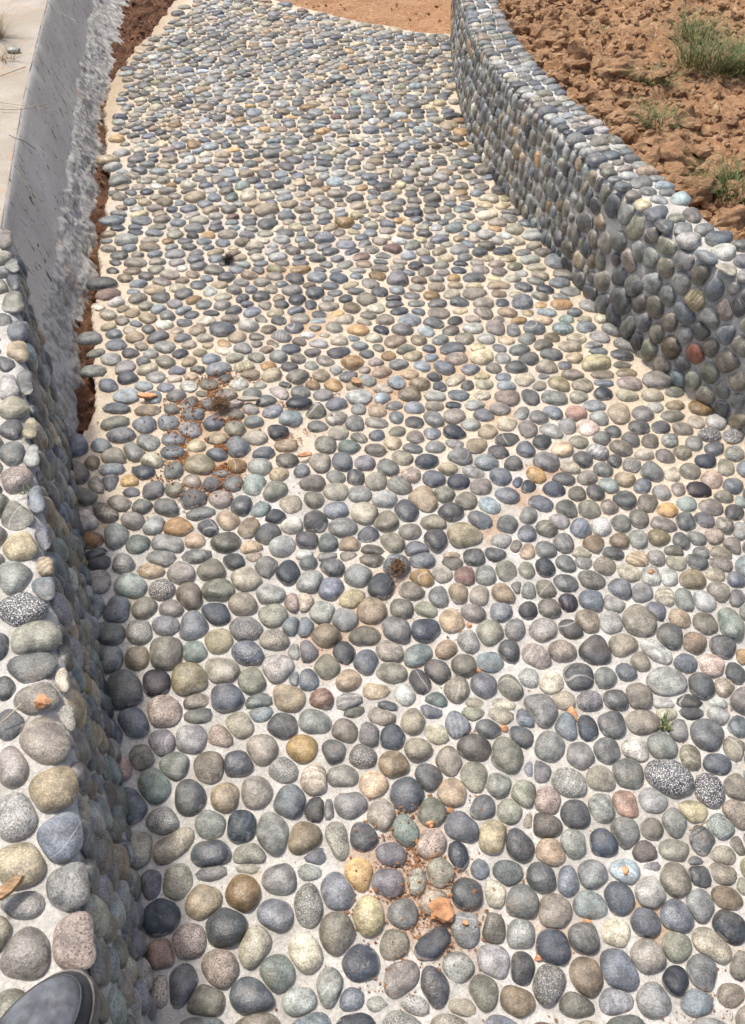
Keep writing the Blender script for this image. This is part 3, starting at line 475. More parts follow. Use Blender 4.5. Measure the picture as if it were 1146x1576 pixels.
# the path: a mortar slab with stones pressed in
px_edge = EDGE
def z_path(P): return .004 * nfbm(P, 9, 3, 1) + .0026 * nfbm(P, 45, 2, 3)
def in_slab(P):
    u, s = EDGE.near(P); apr = np.interp(P[:, 1], [1.6, 2.2, 3.4, 3.8, 4.2, 4.8, 5.15, 5.4, 5.9, 6.6], [.0, .0, .0, .04, .075, .075, .03, .03, .10, .12])
    apr = apr + .03 * nfbm(P, 7, 4, 3.1, .6)
    apron = (s < 0) & (s > -apr) & (P[:, 1] > 1.75) & (P[:, 1] < 6.7)
    edge = poly_inside(P, np.vstack([PATH_POLY[:len(lpts)] - [.09, 0], EDGE.p, np.array(FAR_END) + [.03, .05], RC.p[RC.p[:, 1] < 5.53][::-1] + [.04, 0]]))
    return apron | edge
def flat(h): return np.c_[h[:, 0], h[:, 1], h[:, 2]]
def sq_floor(y): return float(np.interp(y, [600, 900, 1500], [.76, .85, .94]))
FP, FA, FC = fixed_on(TILES.values(), lambda x, y: at(x, y, .008), sq_floor)
ok = poly_inside(FP, PATH_POLY); FP, FA, FC = FP[ok], FA[ok], [c for c, k in zip(FC, ok) if k]
L = lattice(-1.6, 2.9, -1.0, 6.95, .0392, .0268, .24)
L = L + np.c_[.03 * nfbm(L, .9, 2, 61), .10 * nfbm(L, .8, 2, 62) + .05 * nfbm(L, 2.2, 1, 63)]      # rows wander as they were laid by hand
L = L[poly_inside(L, PATH_POLY)]
eu, es = EDGE.near(L); L = L[~((L[:, 1] > 1.7) & (es < .026))]
_, rs = RC.near(L); L = L[rs > .030]
_, ls = LC.near(L); L = L[(ls > .028) | (L[:, 1] > 1.9)]
fe = np.array(FAR_END); fd = np.min(np.hypot(*(np.array([fe[i] + (fe[i + 1] - fe[i]) * t for i in range(len(fe) - 1) for t in np.linspace(0, 1, 9)])[None] - L[:, None]).transpose(2, 0, 1)), 1)
L = L[fd > .03]
L = thin_free(L, FP, FA, 1.88)
P = np.vstack([FP, L]); A = np.concatenate([FA, free_axes(len(L), .039, .0265, .36, .2)]); fx = np.r_[np.ones(len(FP), bool), np.zeros(len(L), bool)]
P, R_ = pack(P, A, fx, 5, np.interp(P[:, 1], [1.5, 2.3], [.0028, .0062]), cap=np.where((EDGE.near(P)[1] < .08) & (P[:, 1] > 1.7), 1.06, 1.32))
FARC = FREE + 'n' * 10 + 'c' * 12 + 'w' * 6 + 'y' * 5 + 'l' * 8 + 'o' * 3 + 'a' * 5
codes = FC + [FARC[int(rng.random() * len(FARC))] for _ in L]
print('path stones', len(P), 'placed from photo', len(FP))
def z_slab(Q):
    z = z_path(Q).reshape(SH); xs, ys = Q[:SH[1], 0], Q[::SH[1], 1]; up = np.zeros(SH)
    for c, r in zip(P, R_):
        m = r.max() + .014; i0, i1 = np.searchsorted(xs, (c[0] - m, c[0] + m)); j0, j1 = np.searchsorted(ys, (c[1] - m, c[1] + m))
        if i1 <= i0 or j1 <= j0: continue
        dx, dy = xs[None, i0:i1] - c[0], ys[j0:j1, None] - c[1]; rho = np.hypot(dx, dy); e = np.interp(np.arctan2(dy, dx) % (2 * np.pi), np.r_[TH, 2 * np.pi], np.r_[r, r[0]])
        k = .0026 * np.exp(-np.maximum(rho - e, 0) / .0045); up[j0:j1, i0:i1] = np.maximum(up[j0:j1, i0:i1], k)
    return (z + up * (1 + .5 * nfbm(Q, 30, 2, 71).reshape(SH))).ravel()
SH = (int((7.0 + 1.1) / .009) + 1, int((2.9 + 1.75) / .009) + 1)
path = sheet('path', M_MORTAR, -1.75, 2.9, -1.1, 7.0, .009, z_slab, in_slab)
path['label'] = 'cream mortar path set with grey and tan river pebbles'
# slab edge thickness
sol = path.modifiers.new('thickness', 'SOLIDIFY'); sol.thickness = .09; sol.offset = -1

lay_stones([(P, R_, codes, flat, .14)], path, 300, 'small_pebbles')
P0, R0 = P, R_

# ------------------------------------------------------------------ the two pebble-faced walls
def wall_core(curve, width, top, u0, u1, name, mat, label, step=.03, **kw):
    n = int((u1 - u0) / step); us = np.linspace(u0, u1, n); C0, Nn = curve.P(us), curve.N(us)
    prof = [(0, z) for z in np.linspace(-.12, top - .03, 14)] + [(-.009 + 0, top - .013), (-.026, top)] + [(-w, top) for w in np.linspace(.05, width - .04, 6)] + [(-width + .02, top - .004), (-width, top - .025)] + [(-width, z) for z in np.linspace(top - .08, -.12, 6)]
    pr = np.array(prof); o, z = pr[:, 0], pr[:, 1]; X = (C0[:, None] + Nn[:, None] * o[None, :, None]).reshape(-1, 2); Z = np.tile(z, n); NN = np.repeat(Nn, len(pr), 0)
    k = .006 * nfbm(np.c_[X, Z], 12, 3, 4); v = np.c_[X + NN * k[:, None], Z + np.where(Z > top - .05, k, 0)]
    m = len(prof); f = [(i * m + j, i * m + j + 1, (i + 1) * m + j + 1, (i + 1) * m + j) for i in range(n - 1) for j in range(m - 1)]
    f += [tuple(range(m)), tuple((n - 1) * m + j for j in range(m - 1, -1, -1))]
    return link(name, mesh(name, v, f), mat, label=label, cat='wall', **kw)
def face_map(curve):
    def mp(h): c, n = curve.P(h[:, 0]), curve.N(h[:, 0]); q = c + n * h[:, 2:3]; return np.c_[q, h[:, 1]]
    return mp
def top_map(curve, top):
    def mp(h): c, n = curve.P(h[:, 0]), curve.N(h[:, 0]); q = c - n * h[:, 1:2]; return np.c_[q, top + h[:, 2]]
    return mp
def unproj_face(curve):
    def f(px, py):
        d = ray(px, py); s = np.linspace(.5, 6, 2200); X = np.c_[d[0] * s, d[1] * s]; dd = curve.near(X[::8])[1]
        i = np.where((dd[:-1] > .012) & (dd[1:] <= .012))[0]
        if not len(i): return None
        i = i[0]; t = (dd[i] - .012) / (dd[i] - dd[i + 1]); q = X[::8][i] * (1 - t) + X[::8][i + 1] * t; u = curve.near(q[None])[0][0]
        return (u, CAM_H + d[2] * (s[::8][i] * (1 - t) + s[::8][i + 1] * t))
    return f
def unproj_top(curve, top):
    def f(px, py):
        q = at(px, py, top + .01); u, s = curve.near(q[None]); return (u[0], -s[0])
    return f
def dress(curve, u0, u1, vtop, width, top, fixF, fixT, wall, af, bf, at_, bt, maxparts, stuff, keepF=None, keepT=None, pal=WALLC):
    sets = []
    Lf = lattice(u0, u1, .022, vtop + .008, bf, af, .2); FPf, FAf, FCf = fixF
    if keepF is not None: Lf = Lf[keepF(Lf)]
    if len(FPf):
        ok = (FPf[:, 1] > .01) & (FPf[:, 1] < vtop + .01); FPf, FAf, FCf = FPf[ok], FAf[ok], [c for c, k in zip(FCf, ok) if k]; Lf = thin_free(Lf, FPf, FAf, 1.45)
    else: FPf, FAf = np.zeros((0, 2)), np.zeros((0, 2, 2))
    P = np.vstack([FPf, Lf]); A = np.concatenate([FAf, free_axes(len(Lf), bf, af, .2)]); fx = np.r_[np.ones(len(FPf), bool), np.zeros(len(Lf), bool)]
    P, r = pack(P, A, fx, 4, .008, [(0, 1, vtop + .004), (0, -1, -.004)])
    sets.append((P, r, list(FCf) + [pal[int(rng.random() * len(pal))] for _ in Lf], face_map(curve), .05))
    Lt = lattice(u0, u1, .030, width - .022, at_, bt, .2); FPt, FAt, FCt = fixT
    if keepT is not None: Lt = Lt[keepT(Lt)]
    if len(FPt):
        ok = (FPt[:, 1] > -.02) & (FPt[:, 1] < width - .005); FPt, FAt, FCt = FPt[ok], FAt[ok], [c for c, k in zip(FCt, ok) if k]; Lt = thin_free(Lt, FPt, FAt, 1.5)
    else: FPt, FAt = np.zeros((0, 2)), np.zeros((0, 2, 2))
    P = np.vstack([FPt, Lt]); A = np.concatenate([FAt, free_axes(len(Lt), at_, bt, .25)]); fx = np.r_[np.ones(len(FPt), bool), np.zeros(len(Lt), bool)]
    P, r = pack(P, A, fx, 4, .005, [(0, 1, width + .006), (0, -1, .012)])
    sets.append((P, r, list(FCt) + [pal[int(rng.random() * len(pal))] for _ in Lt], top_map(curve, top), .04))
    return lay_stones(sets, wall, maxparts, stuff)

RW = .175
rwall = wall_core(RC, RW, WALL_H, .1, RC.L, 'pebble_wall', M_WMORTAR, 'low curving wall faced with grey pebbles between path and clay bank', group='pebble-faced walls along the path')
ruf = fixed_on([RIGHT_FACE], unproj_face(RC), lambda y: .95)
rut = fixed_on([RIGHT_TOP], unproj_top(RC, WALL_H), lambda y: .85)
print('right', dress(RC, .15, RC.L - .03, WALL_H - .018, RW, WALL_H, ruf, rut, rwall, .0335, .0255, .0275, .029, 300, 'small_pebbles'))
LW = .30
lwall = wall_core(LC, LW, WALL_H, .05, LC.L, 'pebble_wall', M_WMORTAR, 'low pebble-topped wall with a shoe resting on its near end', group='pebble-faced walls along the path')
lut = fixed_on(LEFT_TOP, unproj_top(LC, WALL_H), lambda y: .95)
def keep_lf(L): return L[:, 0] < LC.L - .50 + L[:, 1] * .98 + .02 * np.sin(L[:, 1] * 60)
noneF = (np.zeros((0, 2)), np.zeros((0, 2, 2)), [])
print('left', dress(LC, .1, LC.L - .02, WALL_H - .018, LW, WALL_H, noneF, lut, lwall, .036, .027, .034, .036, 300, 'small_pebbles', keepF=keep_lf))

# ------------------------------------------------------------------ bare concrete wall, its rough foot, the soil-filled gap
def sweep(curve, u0, u1, step, prof, amp, freq, seed, octs=4, anis=(1, 1, 1), lumpy=False):
    """prof: function u -> list of (offset towards the path, z, roughness)"""
    n = int((u1 - u0) / step); us = np.linspace(u0, u1, n); C0, Nn = curve.P(us), curve.N(us)
    pr = np.array([prof(u) for u in us]); m = pr.shape[1]; X = (C0[:, None] + Nn[:, None] * pr[..., :1]).reshape(-1, 2); Z = pr[..., 1].ravel(); NN = np.repeat(Nn, m, 0)
    Q = np.c_[X * np.array(anis[:2]), Z * anis[2]]; k = pr[..., 2].ravel() * amp * (nfbm(Q, freq, octs, seed) if not lumpy else 1.9 * (.45 - np.abs(nfbm(Q, freq * .55, 3, seed))) + 1.1 * np.clip(nfbm(Q, freq * .8, 2, seed + 2), -.1, 1) * (.3 - np.abs(nfbm(Q, freq * 2.4, 2, seed + 5))) * 2 + .25 * nfbm(Q, freq * 5, 2, seed + 9)); v = np.c_[X + NN * k[:, None], Z + .5 * k]
    f = [(i * m + j, i * m + j + 1, (i + 1) * m + j + 1, (i + 1) * m + j) for i in range(n - 1) for j in range(m - 1)]
    return v, f, m, n
CTOP = .41
def batter(u, z): return float(np.interp(u, [.45, 1.1, 2.5], [.015, .085, .11])) * (1 - z / CTOP)
def prof_wall(u):
    return [(batter(u, 0), -.12, 0)] + [(batter(u, z), z, .6) for z in np.linspace(.0, CTOP - .012, 16)] + [(-.002, CTOP - .005, 1), (-.007, CTOP, 1)]
v, f, m, n = sweep(CC, .25, CC.L, .03, prof_wall, .006, 11, 3)
cwall = link('concrete_wall', mesh('concrete_wall', v, f), M_PLASTER, label='bare grey plastered concrete wall with a rough broken foot', cat='wall')
def prof_top(u): return [(-.0065, CTOP + .0005, .3)] + [(-w, CTOP + .002, 1) for w in np.linspace(.02, .42, 14)] + [(-.425, CTOP - .02, 1), (-.425, .05, 0)]
v, f, m, n = sweep(CC, .25, CC.L, .03, prof_top, .006, 7, 6)
link('coping', mesh('coping', v, f), M_LEDGE, cwall, label='dusty pale cement top of the wall')
def prof_foot(u):
    zt = float(np.interp(u, [0, 1.0, 2.0, 4.0], [.15, .12, .10, .10])) + .03 * mnoise.noise((u * 3.1, 1.7, 0)) + .03 * mnoise.noise((u * 11, 4.2, 0)) + .012 * mnoise.noise((u * 31, 2.2, 0))
    w = (float(np.interp(u, [1, 3, 4.2, 5], [.062, .075, .15, .20])) + .03 * mnoise.noise((u * 4.3, 9.1, 0)) + .02 * mnoise.noise((u * 13, 3.1, 0))) * float(np.interp(u, [.1, .5], [0, 1])); b0 = batter(u, zt)
    out = [(b0 - .004, zt + .012, 0), (b0 + .008, zt, .35)]
    for t in np.linspace(.05, 1, 36): out.append((b0 + .008 + w * t ** 1.2 + (batter(u, zt * (1 - t)) - b0), zt * (1 - t) - .085 * t, 1))
    return out
v, f, m, n = sweep(CC, .0, CC.L, .0075, prof_foot, .0085, 15, 8, 5, (1, 1, 1), True)
link('rough_foot', mesh('rough_foot', v, f), M_ROUGH, cwall, label='rough broken grey concrete along the wall foot')
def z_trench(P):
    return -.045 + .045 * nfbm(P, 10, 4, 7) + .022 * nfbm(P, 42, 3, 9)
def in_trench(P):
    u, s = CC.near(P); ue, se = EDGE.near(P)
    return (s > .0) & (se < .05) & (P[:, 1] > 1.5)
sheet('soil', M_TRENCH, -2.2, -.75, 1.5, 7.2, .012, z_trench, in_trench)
def z_left(P): return .30 + .03 * nfbm(P, 2, 4, 12)
def left_keep(P):
    u, s = CC.near(P); u2, s2 = LC.near(P)
    return np.where(P[:, 1] > 2.2, s < -.38, s2 < -.22)
sheet('dirt_ground', M_BANK, -6.0, .2, -3.0, 9.0, .08, z_left, left_keep)

# ------------------------------------------------------------------ clay bank to the right
def z_bank(P):
    P = np.asarray(P, float); s = RC.near(P)[1]; d = np.maximum(0, -s - RW)
    z = .335 + .05 * np.minimum(d, 3.0) + .030 * nfbm(P, 2.3, 3, 21)
    ridge = 1 - np.abs(nfbm(P, 6.5, 4, 22, .55)); z = z + .03 * (np.clip(ridge, 0, 1) ** 3 - .35) * np.clip(d / .05, .3, 1) + .015 * nfbm(P, 24, 4, 23, .6)
    cl = nfbm(P, 11, 3, 24); z = z + .022 * np.clip((cl - .14) * 5, 0, 1) * np.clip(d / .03, 0, 1) * np.interp(d, [.2, .6], [1, .35])
    return z - np.where(d < .10, .04 * (1 - d / .10) * (.5 + nfbm(P, 8, 2, 25)), 0)
def bank_keep(P): u, s = RC.near(P); return s < -RW + .03
sheet('clay_bank', M_BANK, .5, 2.7, 1.5, 5.9, .0135, z_bank, bank_keep)
def z_bank2(P): return .345 + .05 * nfbm(P, 1, 3, 31) + .05 * np.clip(P[:, 0] - 1, 0, 3)
def bank2_keep(P):
    u, s = RC.near(P); inner = (P[:, 0] > .55) & (P[:, 0] < 2.62) & (P[:, 1] > 1.58) & (P[:, 1] < 5.82)
    return (s < -RW + .02) & ~inner
sheet('bank_ground', M_BANK, .5, 9.0, -1.6, 12.0, .10, z_bank2, bank2_keep)
def bank_at(px, py):
    z = .36
    for _ in range(6):
        q = at(px, py, z); z = z_bank(q[None])[0]
    return np.array([q[0], q[1], z])

def lump(name, size, seed, sub=3, rough=.35, freq=1.6, flat_=.7, mat=M_CLOD, ang=0.0, facet=False):
    bm = bmesh.new(); bmesh.ops.create_icosphere(bm, subdivisions=sub, radius=1.0)
    for vv in bm.verts:
        p = vv.co.copy(); k = 1 + rough * fbm((p.x * freq, p.y * freq, p.z * freq), 4, seed) + (.22 * mnoise.cell(p * 1.4 + Vector((seed, 0, 0))) if facet else 0)
        c, s = math.cos(ang), math.sin(ang); x, y = p.x * k * size[0], p.y * k * size[1]
        vv.co = (x * c - y * s, x * s + y * c, p.z * k * size[2])
    me = bpy.data.meshes.new(name); bm.to_mesh(me); bm.free()
    me.polygons.foreach_set('use_smooth', [not facet] * len(me.polygons)); return me
CLODS = [(950, 118, .105, .075, .05, 'largest cracked orange clod on the bank, beside a grass tuft'), (968, 92, .085, .045, .035, 'flat pale orange clod lying on top behind the largest clod'),
         (845, 28, .06, .045, .045, 'pale angular clod near the far end of the curving wall'), (905, 14, .05, .04, .04, 'round orange clod at the top edge next to a flat slab'),
         (842, 62, .09, .07, .04, 'wide brown clod just behind the wall coping'), (1030, 250, .13, .085, .05, 'long lumpy clod against the wall below the two small tufts'),
         (1075, 300, .085, .055, .05, 'dark-sided clod at the wall edge above the grass corner'), (1040, 218, .06, .05, .04, 'brown clod wedged behind the wall among dry grass'),
         (1125, 340, .08, .05, .045, 'red clod at the right edge where the wall leaves the picture'), (890, 95, .055, .04, .03, 'small crumbly clod beside the coping stones'),
         (870, 75, .05, .04, .03, 'reddish clod between the wall and the cracked clod'), (1085, 205, .05, .03, .018, 'flat pale stone-like clod in the open clay'), (1044, 140, .03, .024, .016, 'tiny tan clod left of the tall grass'),
         (1113, 203, .022, .016, .012, 'small cream lump in the open clay right of the tufts')]
for i, (px, py, a, b, c, lab) in enumerate(CLODS):
    q = bank_at(px, py + 4); link('soil_clod', lump('soil_clod', (a * .85, b * .8, c * .95), i * 3.7 + 1, 4, .5, 1.7, ang=rng.uniform(-.5, .5)), M_CLOD, label=lab, cat='clod', group='clods on the clay bank', loc=(q[0], q[1], q[2] + c * .18))
q = bank_at(920, 3); bm = bmesh.new(); bmesh.ops.create_cube(bm, size=1)
for vv in bm.verts: vv.co = Vector((vv.co.x * .10 + rng.normal(0, .004), vv.co.y * .06 + rng.normal(0, .004), vv.co.z * .022))
bmesh.ops.bevel(bm, geom=bm.edges[:], offset=.003, segments=1, affect='EDGES'); me = bpy.data.meshes.new('stone_slab'); bm.to_mesh(me); bm.free()
o = link('stone_slab', me, M_LEDGE, label='flat pale slab chip at the top edge of the clay bank', cat='stone', loc=(q[0], q[1], q[2] + .035)); o.rotation_euler = (.15, -.35, .6)

_bm = bmesh.new(); bmesh.ops.create_icosphere(_bm, subdivisions=2, radius=1.0); ICO_V = np.array([v.co[:] for v in _bm.verts]); ICO_F = np.array([[v.index for v in f.verts] for f in _bm.faces]); _bm.free()
OCT_V = np.array([(1, 0, 0), (-1, 0, 0), (0, 1, 0), (0, -1, 0), (0, 0, 1), (0, 0, -1)], float); OCT_F = np.array([(0, 2, 4), (2, 1, 4), (1, 3, 4), (3, 0, 4), (2, 0, 5), (1, 2, 5), (3, 1, 5), (0, 3, 5)])
def crumbs(name, pts, mat, label, cat='soil', big=.007):
    """many loose grains nobody could count, joined"""
    V, F, n0 = [], [], 0
    for (x, y, z, s) in pts:
        if s < big: vv = OCT_V * rng.uniform(.5, 1.3, (6, 3)); ff = OCT_F
        else: vv = ICO_V * (1 + .55 * vnoise(*(ICO_V * 1.3 + rng.uniform(0, 200, 3)).T) + .3 * vnoise(*(ICO_V * 3.1 + rng.uniform(0, 200, 3)).T))[:, None]; ff = ICO_F
        vv = vv * s * np.array([rng.uniform(.8, 1.5), 1, .75]); g = rng.random() * 6.28; c, sn = math.cos(g), math.sin(g)
        t = rng.normal(0, .5); vv = vv @ np.array([[c, sn, 0], [-sn, c, 0], [0, 0, 1]]) @ np.array([[1, 0, 0], [0, math.cos(t), math.sin(t)], [0, -math.sin(t), math.cos(t)]])
        V.append(vv + np.array([x, y, z])); F.append(ff + n0); n0 += len(vv)
    return link(name, mesh(name, np.vstack(V), np.vstack(F), False), mat, label=label, cat=cat, kind='stuff')
Q = np.c_[rng.uniform(.6, 2.4, 15000), rng.uniform(1.7, 5.8, 15000)]; Q = Q[RC.near(Q)[1] < -RW - .015]
k_ = np.minimum(np.abs(rng.normal(0, 1, len(Q))) ** 1.9 * .0065 + .0018, .040); d_ = -RC.near(Q)[1] - RW; k_ = k_ * np.interp(d_, [0, .25, .6, 1.2], [1.15, .95, .5, .6]); pts = np.c_[Q, z_bank(Q) + k_ * .3, k_]
crumbs('loose_soil', pts, M_CLOD, 'loose clay crumbs scattered over the bank')
# clay crumbs spilled on the path
def stone_z(Q):
    z, qq = np.empty(len(Q)), np.empty(len(Q)); rm = R0.mean(1); hh = .72 * np.sort(R0, 1)[:, :14].mean(1)
    for i, q in enumerate(Q):
        d = ((P0 - q) ** 2).sum(1) / rm ** 2; j = d.argmin(); z[i] = hh[j] * math.sqrt(max(0, 1 - d[j])) if d[j] < 1 else .001; qq[i] = math.sqrt(d[j])
    return z, qq
SPILL = [(640, 1375, .085, 900, .0026), (625, 1290, .05, 220, .0028), (660, 1330, .05, 260, .0026), (555, 1400, .05, 160, .0022), (690, 1410, .04, 160, .0024), (330, 622, .085, 3200, .0032), (325, 712, .075, 3200, .0036), (310, 670, .10, 1800, .0030), (400, 660, .10, 1200, .0026), (470, 640, .12, 700, .0024),
         (590, 600, .10, 260, .0022), (480, 640, .07, 160, .0022), (700, 1190, .06, 90, .003), (850, 1440, .12, 120, .0025), (1090, 1540, .05, 200, .0022), (1080, 1130, .08, 50, .003), (500, 990, .05, 60, .0024), (725, 1000, .1, 40, .003)]
for n_, (px, py, sg, cnt, k) in enumerate(SPILL):
    cnt = int(cnt * 1.6); c = at(px, py); Q = np.c_[rng.normal(c[0], sg * .8, cnt), rng.normal(c[1], sg * 1.0, cnt)]; Q = Q[poly_inside(Q, PATH_POLY) & (nfbm(Q, 13, 3, 81) > -.12)]; z, q = stone_z(Q)
    ok = (q > .88) | (rng.random(len(Q)) < .15); Q, z, q = Q[ok], z[ok], q[ok]; s_ = np.minimum(.62 * k * np.exp(rng.normal(0, .5, len(Q))), .0048)
    crumbs('soil_crumbs', np.c_[Q, z + s_ * .5 + np.where(q > .9, rng.random(len(Q)) * .004, 0), s_], M_CRUMB, None, None)
# grains strewn all over the path
Q = np.c_[rng.uniform(-1.2, 1.3, 1500), rng.uniform(.2, 4.5, 1500)]; Q = Q[poly_inside(Q, PATH_POLY)]; z, q = stone_z(Q); Q, z = Q[q > .95], z[q > .95]
s_ = .0015 * np.exp(rng.normal(0, .5, len(Q))); crumbs('soil_crumbs', np.c_[Q, z + s_ * .5, s_], M_CRUMB, None, None)

Q = np.c_[rng.uniform(-.9, .6, 3000), rng.uniform(5.5, 7.6, 3000)]; Q = Q[~poly_inside(Q, PATH_POLY)]; s_ = np.minimum(.0025 * np.exp(rng.normal(0, .55, len(Q))), .009); crumbs('soil_crumbs', np.c_[Q, z_far(Q) + s_ * .3, s_], M_FAR, None, None)
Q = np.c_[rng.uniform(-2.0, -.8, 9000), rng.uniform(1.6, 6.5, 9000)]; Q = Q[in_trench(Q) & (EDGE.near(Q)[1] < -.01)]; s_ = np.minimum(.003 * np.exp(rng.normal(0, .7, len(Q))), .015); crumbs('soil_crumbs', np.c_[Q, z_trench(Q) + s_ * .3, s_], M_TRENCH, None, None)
# orange stone chips lying on the stones
CHIPS = [(680, 1400, .023, .019, .015, 0, 'orange rock lying on the pebbles above the spilled crumbs'), (882, 1093, .012, .018, .008, 0, 'pointed orange chip beside the big round granite pebble'), (65, 1083, .013, .011, .009, WALL_H, 'small orange chip on the left wall coping'),
         (693, 1242, .007, .006, .006, 0, 'tiny orange chip beside a dark pebble above the spill'), (663, 1265, .008, .006, .006, 0, 'orange crumb pair beside the grey-green pebble'), (962, 1340, .006, .008, .005, 0, 'orange chip on the pale blue pebble'),
         (905, 1416, .008, .005, .004, 0, 'flat orange chip next to the green oval pebble'), (737, 1027, .006, .006, .006, 0, 'orange chip touching the teal pebble'), (722, 956, .006, .007, .005, 0, 'orange chip under the pitted mauve pebble'),
         (777, 1115, .008, .007, .006, 0, 'brown chip wedged between two slate pebbles'), (716, 1420, .006, .004, .004, 0, 'orange chip on the pale oval pebble'), (830, 1470, .007, .006, .006, 0, 'round tan chip left of the dark blue pebble'), (1001, 880, .008, .006, .006, 0, 'orange chip on the white pebble')]
for i, (px, py, a, b, c, z0, lab) in enumerate(CHIPS):
    q = at(px, py, z0 + .02); zz = z0 + .020 if z0 else stone_z(q[None])[0][0]
    link('stone_chip', lump('stone_chip', (a, b, c), i * 2.3 + 40, 2, .45, 1.3, mat=M_CHIP, facet=True), M_CHIP, label=lab, cat='stone chip', group='orange stone chips', loc=(q[0], q[1], zz + c * .6))
def flake(px, py, z, a, b, th, rot, lab, mat, tilt=(.1, .1), name='wood_chip', cat='wood chip'):
    q = at(px, py, z); n = 9; o_ = [(math.cos(t) * a * rng.uniform(.75, 1.1), math.sin(t) * b * rng.uniform(.75, 1.1)) for t in np.linspace(0, 6.28, n, endpoint=False)]
    v = [(x, y, th + .2 * th * rng.normal()) for x, y in o_] + [(x * 1.04, y * 1.04, -th) for x, y in o_]
    f = [tuple(range(n)), tuple(range(2 * n - 1, n - 1, -1))] + [(i, n + i, n + (i + 1) % n, (i + 1) % n) for i in range(n)]
    o = link(name, mesh(name, v, f, False), mat, label=lab, cat=cat, loc=(q[0], q[1], z)); o.rotation_euler = (tilt[0], tilt[1], rot)
flake(226, 609, .022, .034, .010, .004, .1, 'reddish bark chip on the pebbles at the left edge of the path', M_CHIP)
flake(383, 614, .026, .036, .010, .004, .1, 'pale flat stone flake beside the dry clump', M_LEDGE, name='stone_flake', cat='stone flake')
flake(10, 1368, WALL_H + .035, .022, .008, .005, .8, 'orange wood chip on the left wall near the shoe', M_WOOD)
flake(548, 587, .020, .020, .013, .005, -.4, 'tan broken flake in the upper clay stain', M_WOOD, name='stone_flake', cat='stone flake')
flake(468, 700, .02, .022, .008, .003, .4, 'brown flat flake between pebbles left of centre', M_CHIP, name='stone_flake', cat='stone flake')

# blades: tufts, straws, roots
def blades(n, h, spread, w, lean, seed, base_r=None, droop=.4, seg=5):
    r = np.random.default_rng(seed); V, F = [], []
    for _ in range(n):
        a = r.random() * 6.28; rr = (base_r or spread * .35) * math.sqrt(r.random()); L = h * r.uniform(.45, 1.1); b = r.random() * 6.28 if r.random() < .3 else a + r.normal(0, .6)
        x, y = rr * math.cos(a), rr * math.sin(a); ln = lean * r.uniform(.3, 1.2); ww = w * r.uniform(.6, 1.2); st = len(V)
        for i in range(seg + 1):
            t = i / seg; out = L * ln * t + L * droop * ln * t * t; z = L * t * (1 - .35 * ln * t)
            cx, cy = x + out * math.cos(b), y + out * math.sin(b); k = ww * (1 - t) ** .7 + .0002
            V += [(cx - k * math.sin(b), cy + k * math.cos(b), z), (cx + k * math.sin(b), cy - k * math.cos(b), z)]
        F += [(st + 2 * i, st + 2 * i + 1, st + 2 * i + 3, st + 2 * i + 2) for i in range(seg)]
    return V, F
TUFTS = [(1105, 90, 700, .20, .26, .0017, .62, M_GRASS, 'tall dense green grass tuft in the top right corner'), (1066, 58, 260, .17, .13, .0016, .65, M_GRASS, 'upright green grass clump left of the tall corner tuft'), (1142, 110, 300, .16, .14, .0017, .75, M_GRASS, 'drooping green grass at the right picture edge below the tall tuft'),
         (1004, 128, 260, .11, .10, .0013, .8, M_GRASS, 'bushy green tuft growing beside the largest clod'), (1010, 196, 200, .10, .11, .0012, .9, M_GRASS, 'thin yellow-green tuft in the middle of the bank'), (925, 184, 260, .10, .11, .0012, .95, M_DRY, 'grey dry tuft leaning over the wall coping'),
         (1085, 245, 150, .08, .11, .0012, .9, M_GRASS, 'short weed patch below the middle tuft'), (1135, 300, 320, .15, .13, .0016, .75, M_GRASS, 'green grass tuft at the right edge beside the wall'), (903, 40, 120, .08, .09, .0012, .95, M_DRY, 'dry grass wisp near the wall far end'),
         (1105, 118, 160, .10, .11, .0013, .95, M_DRY, 'straw-coloured tuft under the drooping grass'), (985, 55, 70, .07, .08, .0012, .9, M_DRY, 'sparse dry stalks at the top of the bank'), (975, 160, 80, .06, .06, .0012, .85, M_GRASS, 'little green sprout under the largest clod'),
         (935, 48, 90, .06, .10, .0012, .95, M_GRASS, 'low green weeds among the top clods')]
for i, (px, py, n_, h, sp_, w, ln, mat, lab) in enumerate(TUFTS):
    q = bank_at(px, py); v, f = blades(int(n_ * .8), h * .72, sp_, w, ln * 1.35, 100 + i, sp_ * .62, .6)
    link('grass_tuft', mesh('grass_tuft', v, f), mat, label=lab, cat='grass', group='grass tufts on the clay bank', loc=(q[0], q[1], q[2] - .005))
V, F = [], []
Q = np.c_[rng.uniform(.7, 2.3, 900), rng.uniform(1.8, 5.6, 900)]; Q = Q[(RC.near(Q)[1] < -RW - .02) & (nfbm(Q, 2.5, 2, 91) > -.05)]
for (x, y), z in zip(Q, z_bank(Q)):
    g = rng.random() * 6.28; l = rng.uniform(.012, .05); c, s_ = math.cos(g), math.sin(g); w = .0012; b = len(V); z1 = z + rng.uniform(.002, .02)
    V += [(x - s_ * w, y + c * w, z + .004), (x + s_ * w, y - c * w, z + .004), (x + c * l + s_ * w * .4, y + s_ * l - c * w * .4, z1 + .004), (x + c * l - s_ * w * .4, y + s_ * l + c * w * .4, z1 + .004)]; F.append((b, b + 1, b + 2, b + 3))
link('dry_litter', mesh('dry_litter', V, F), M_STRAW, label='dry straw litter strewn over the clay bank', cat='straw', kind='stuff')
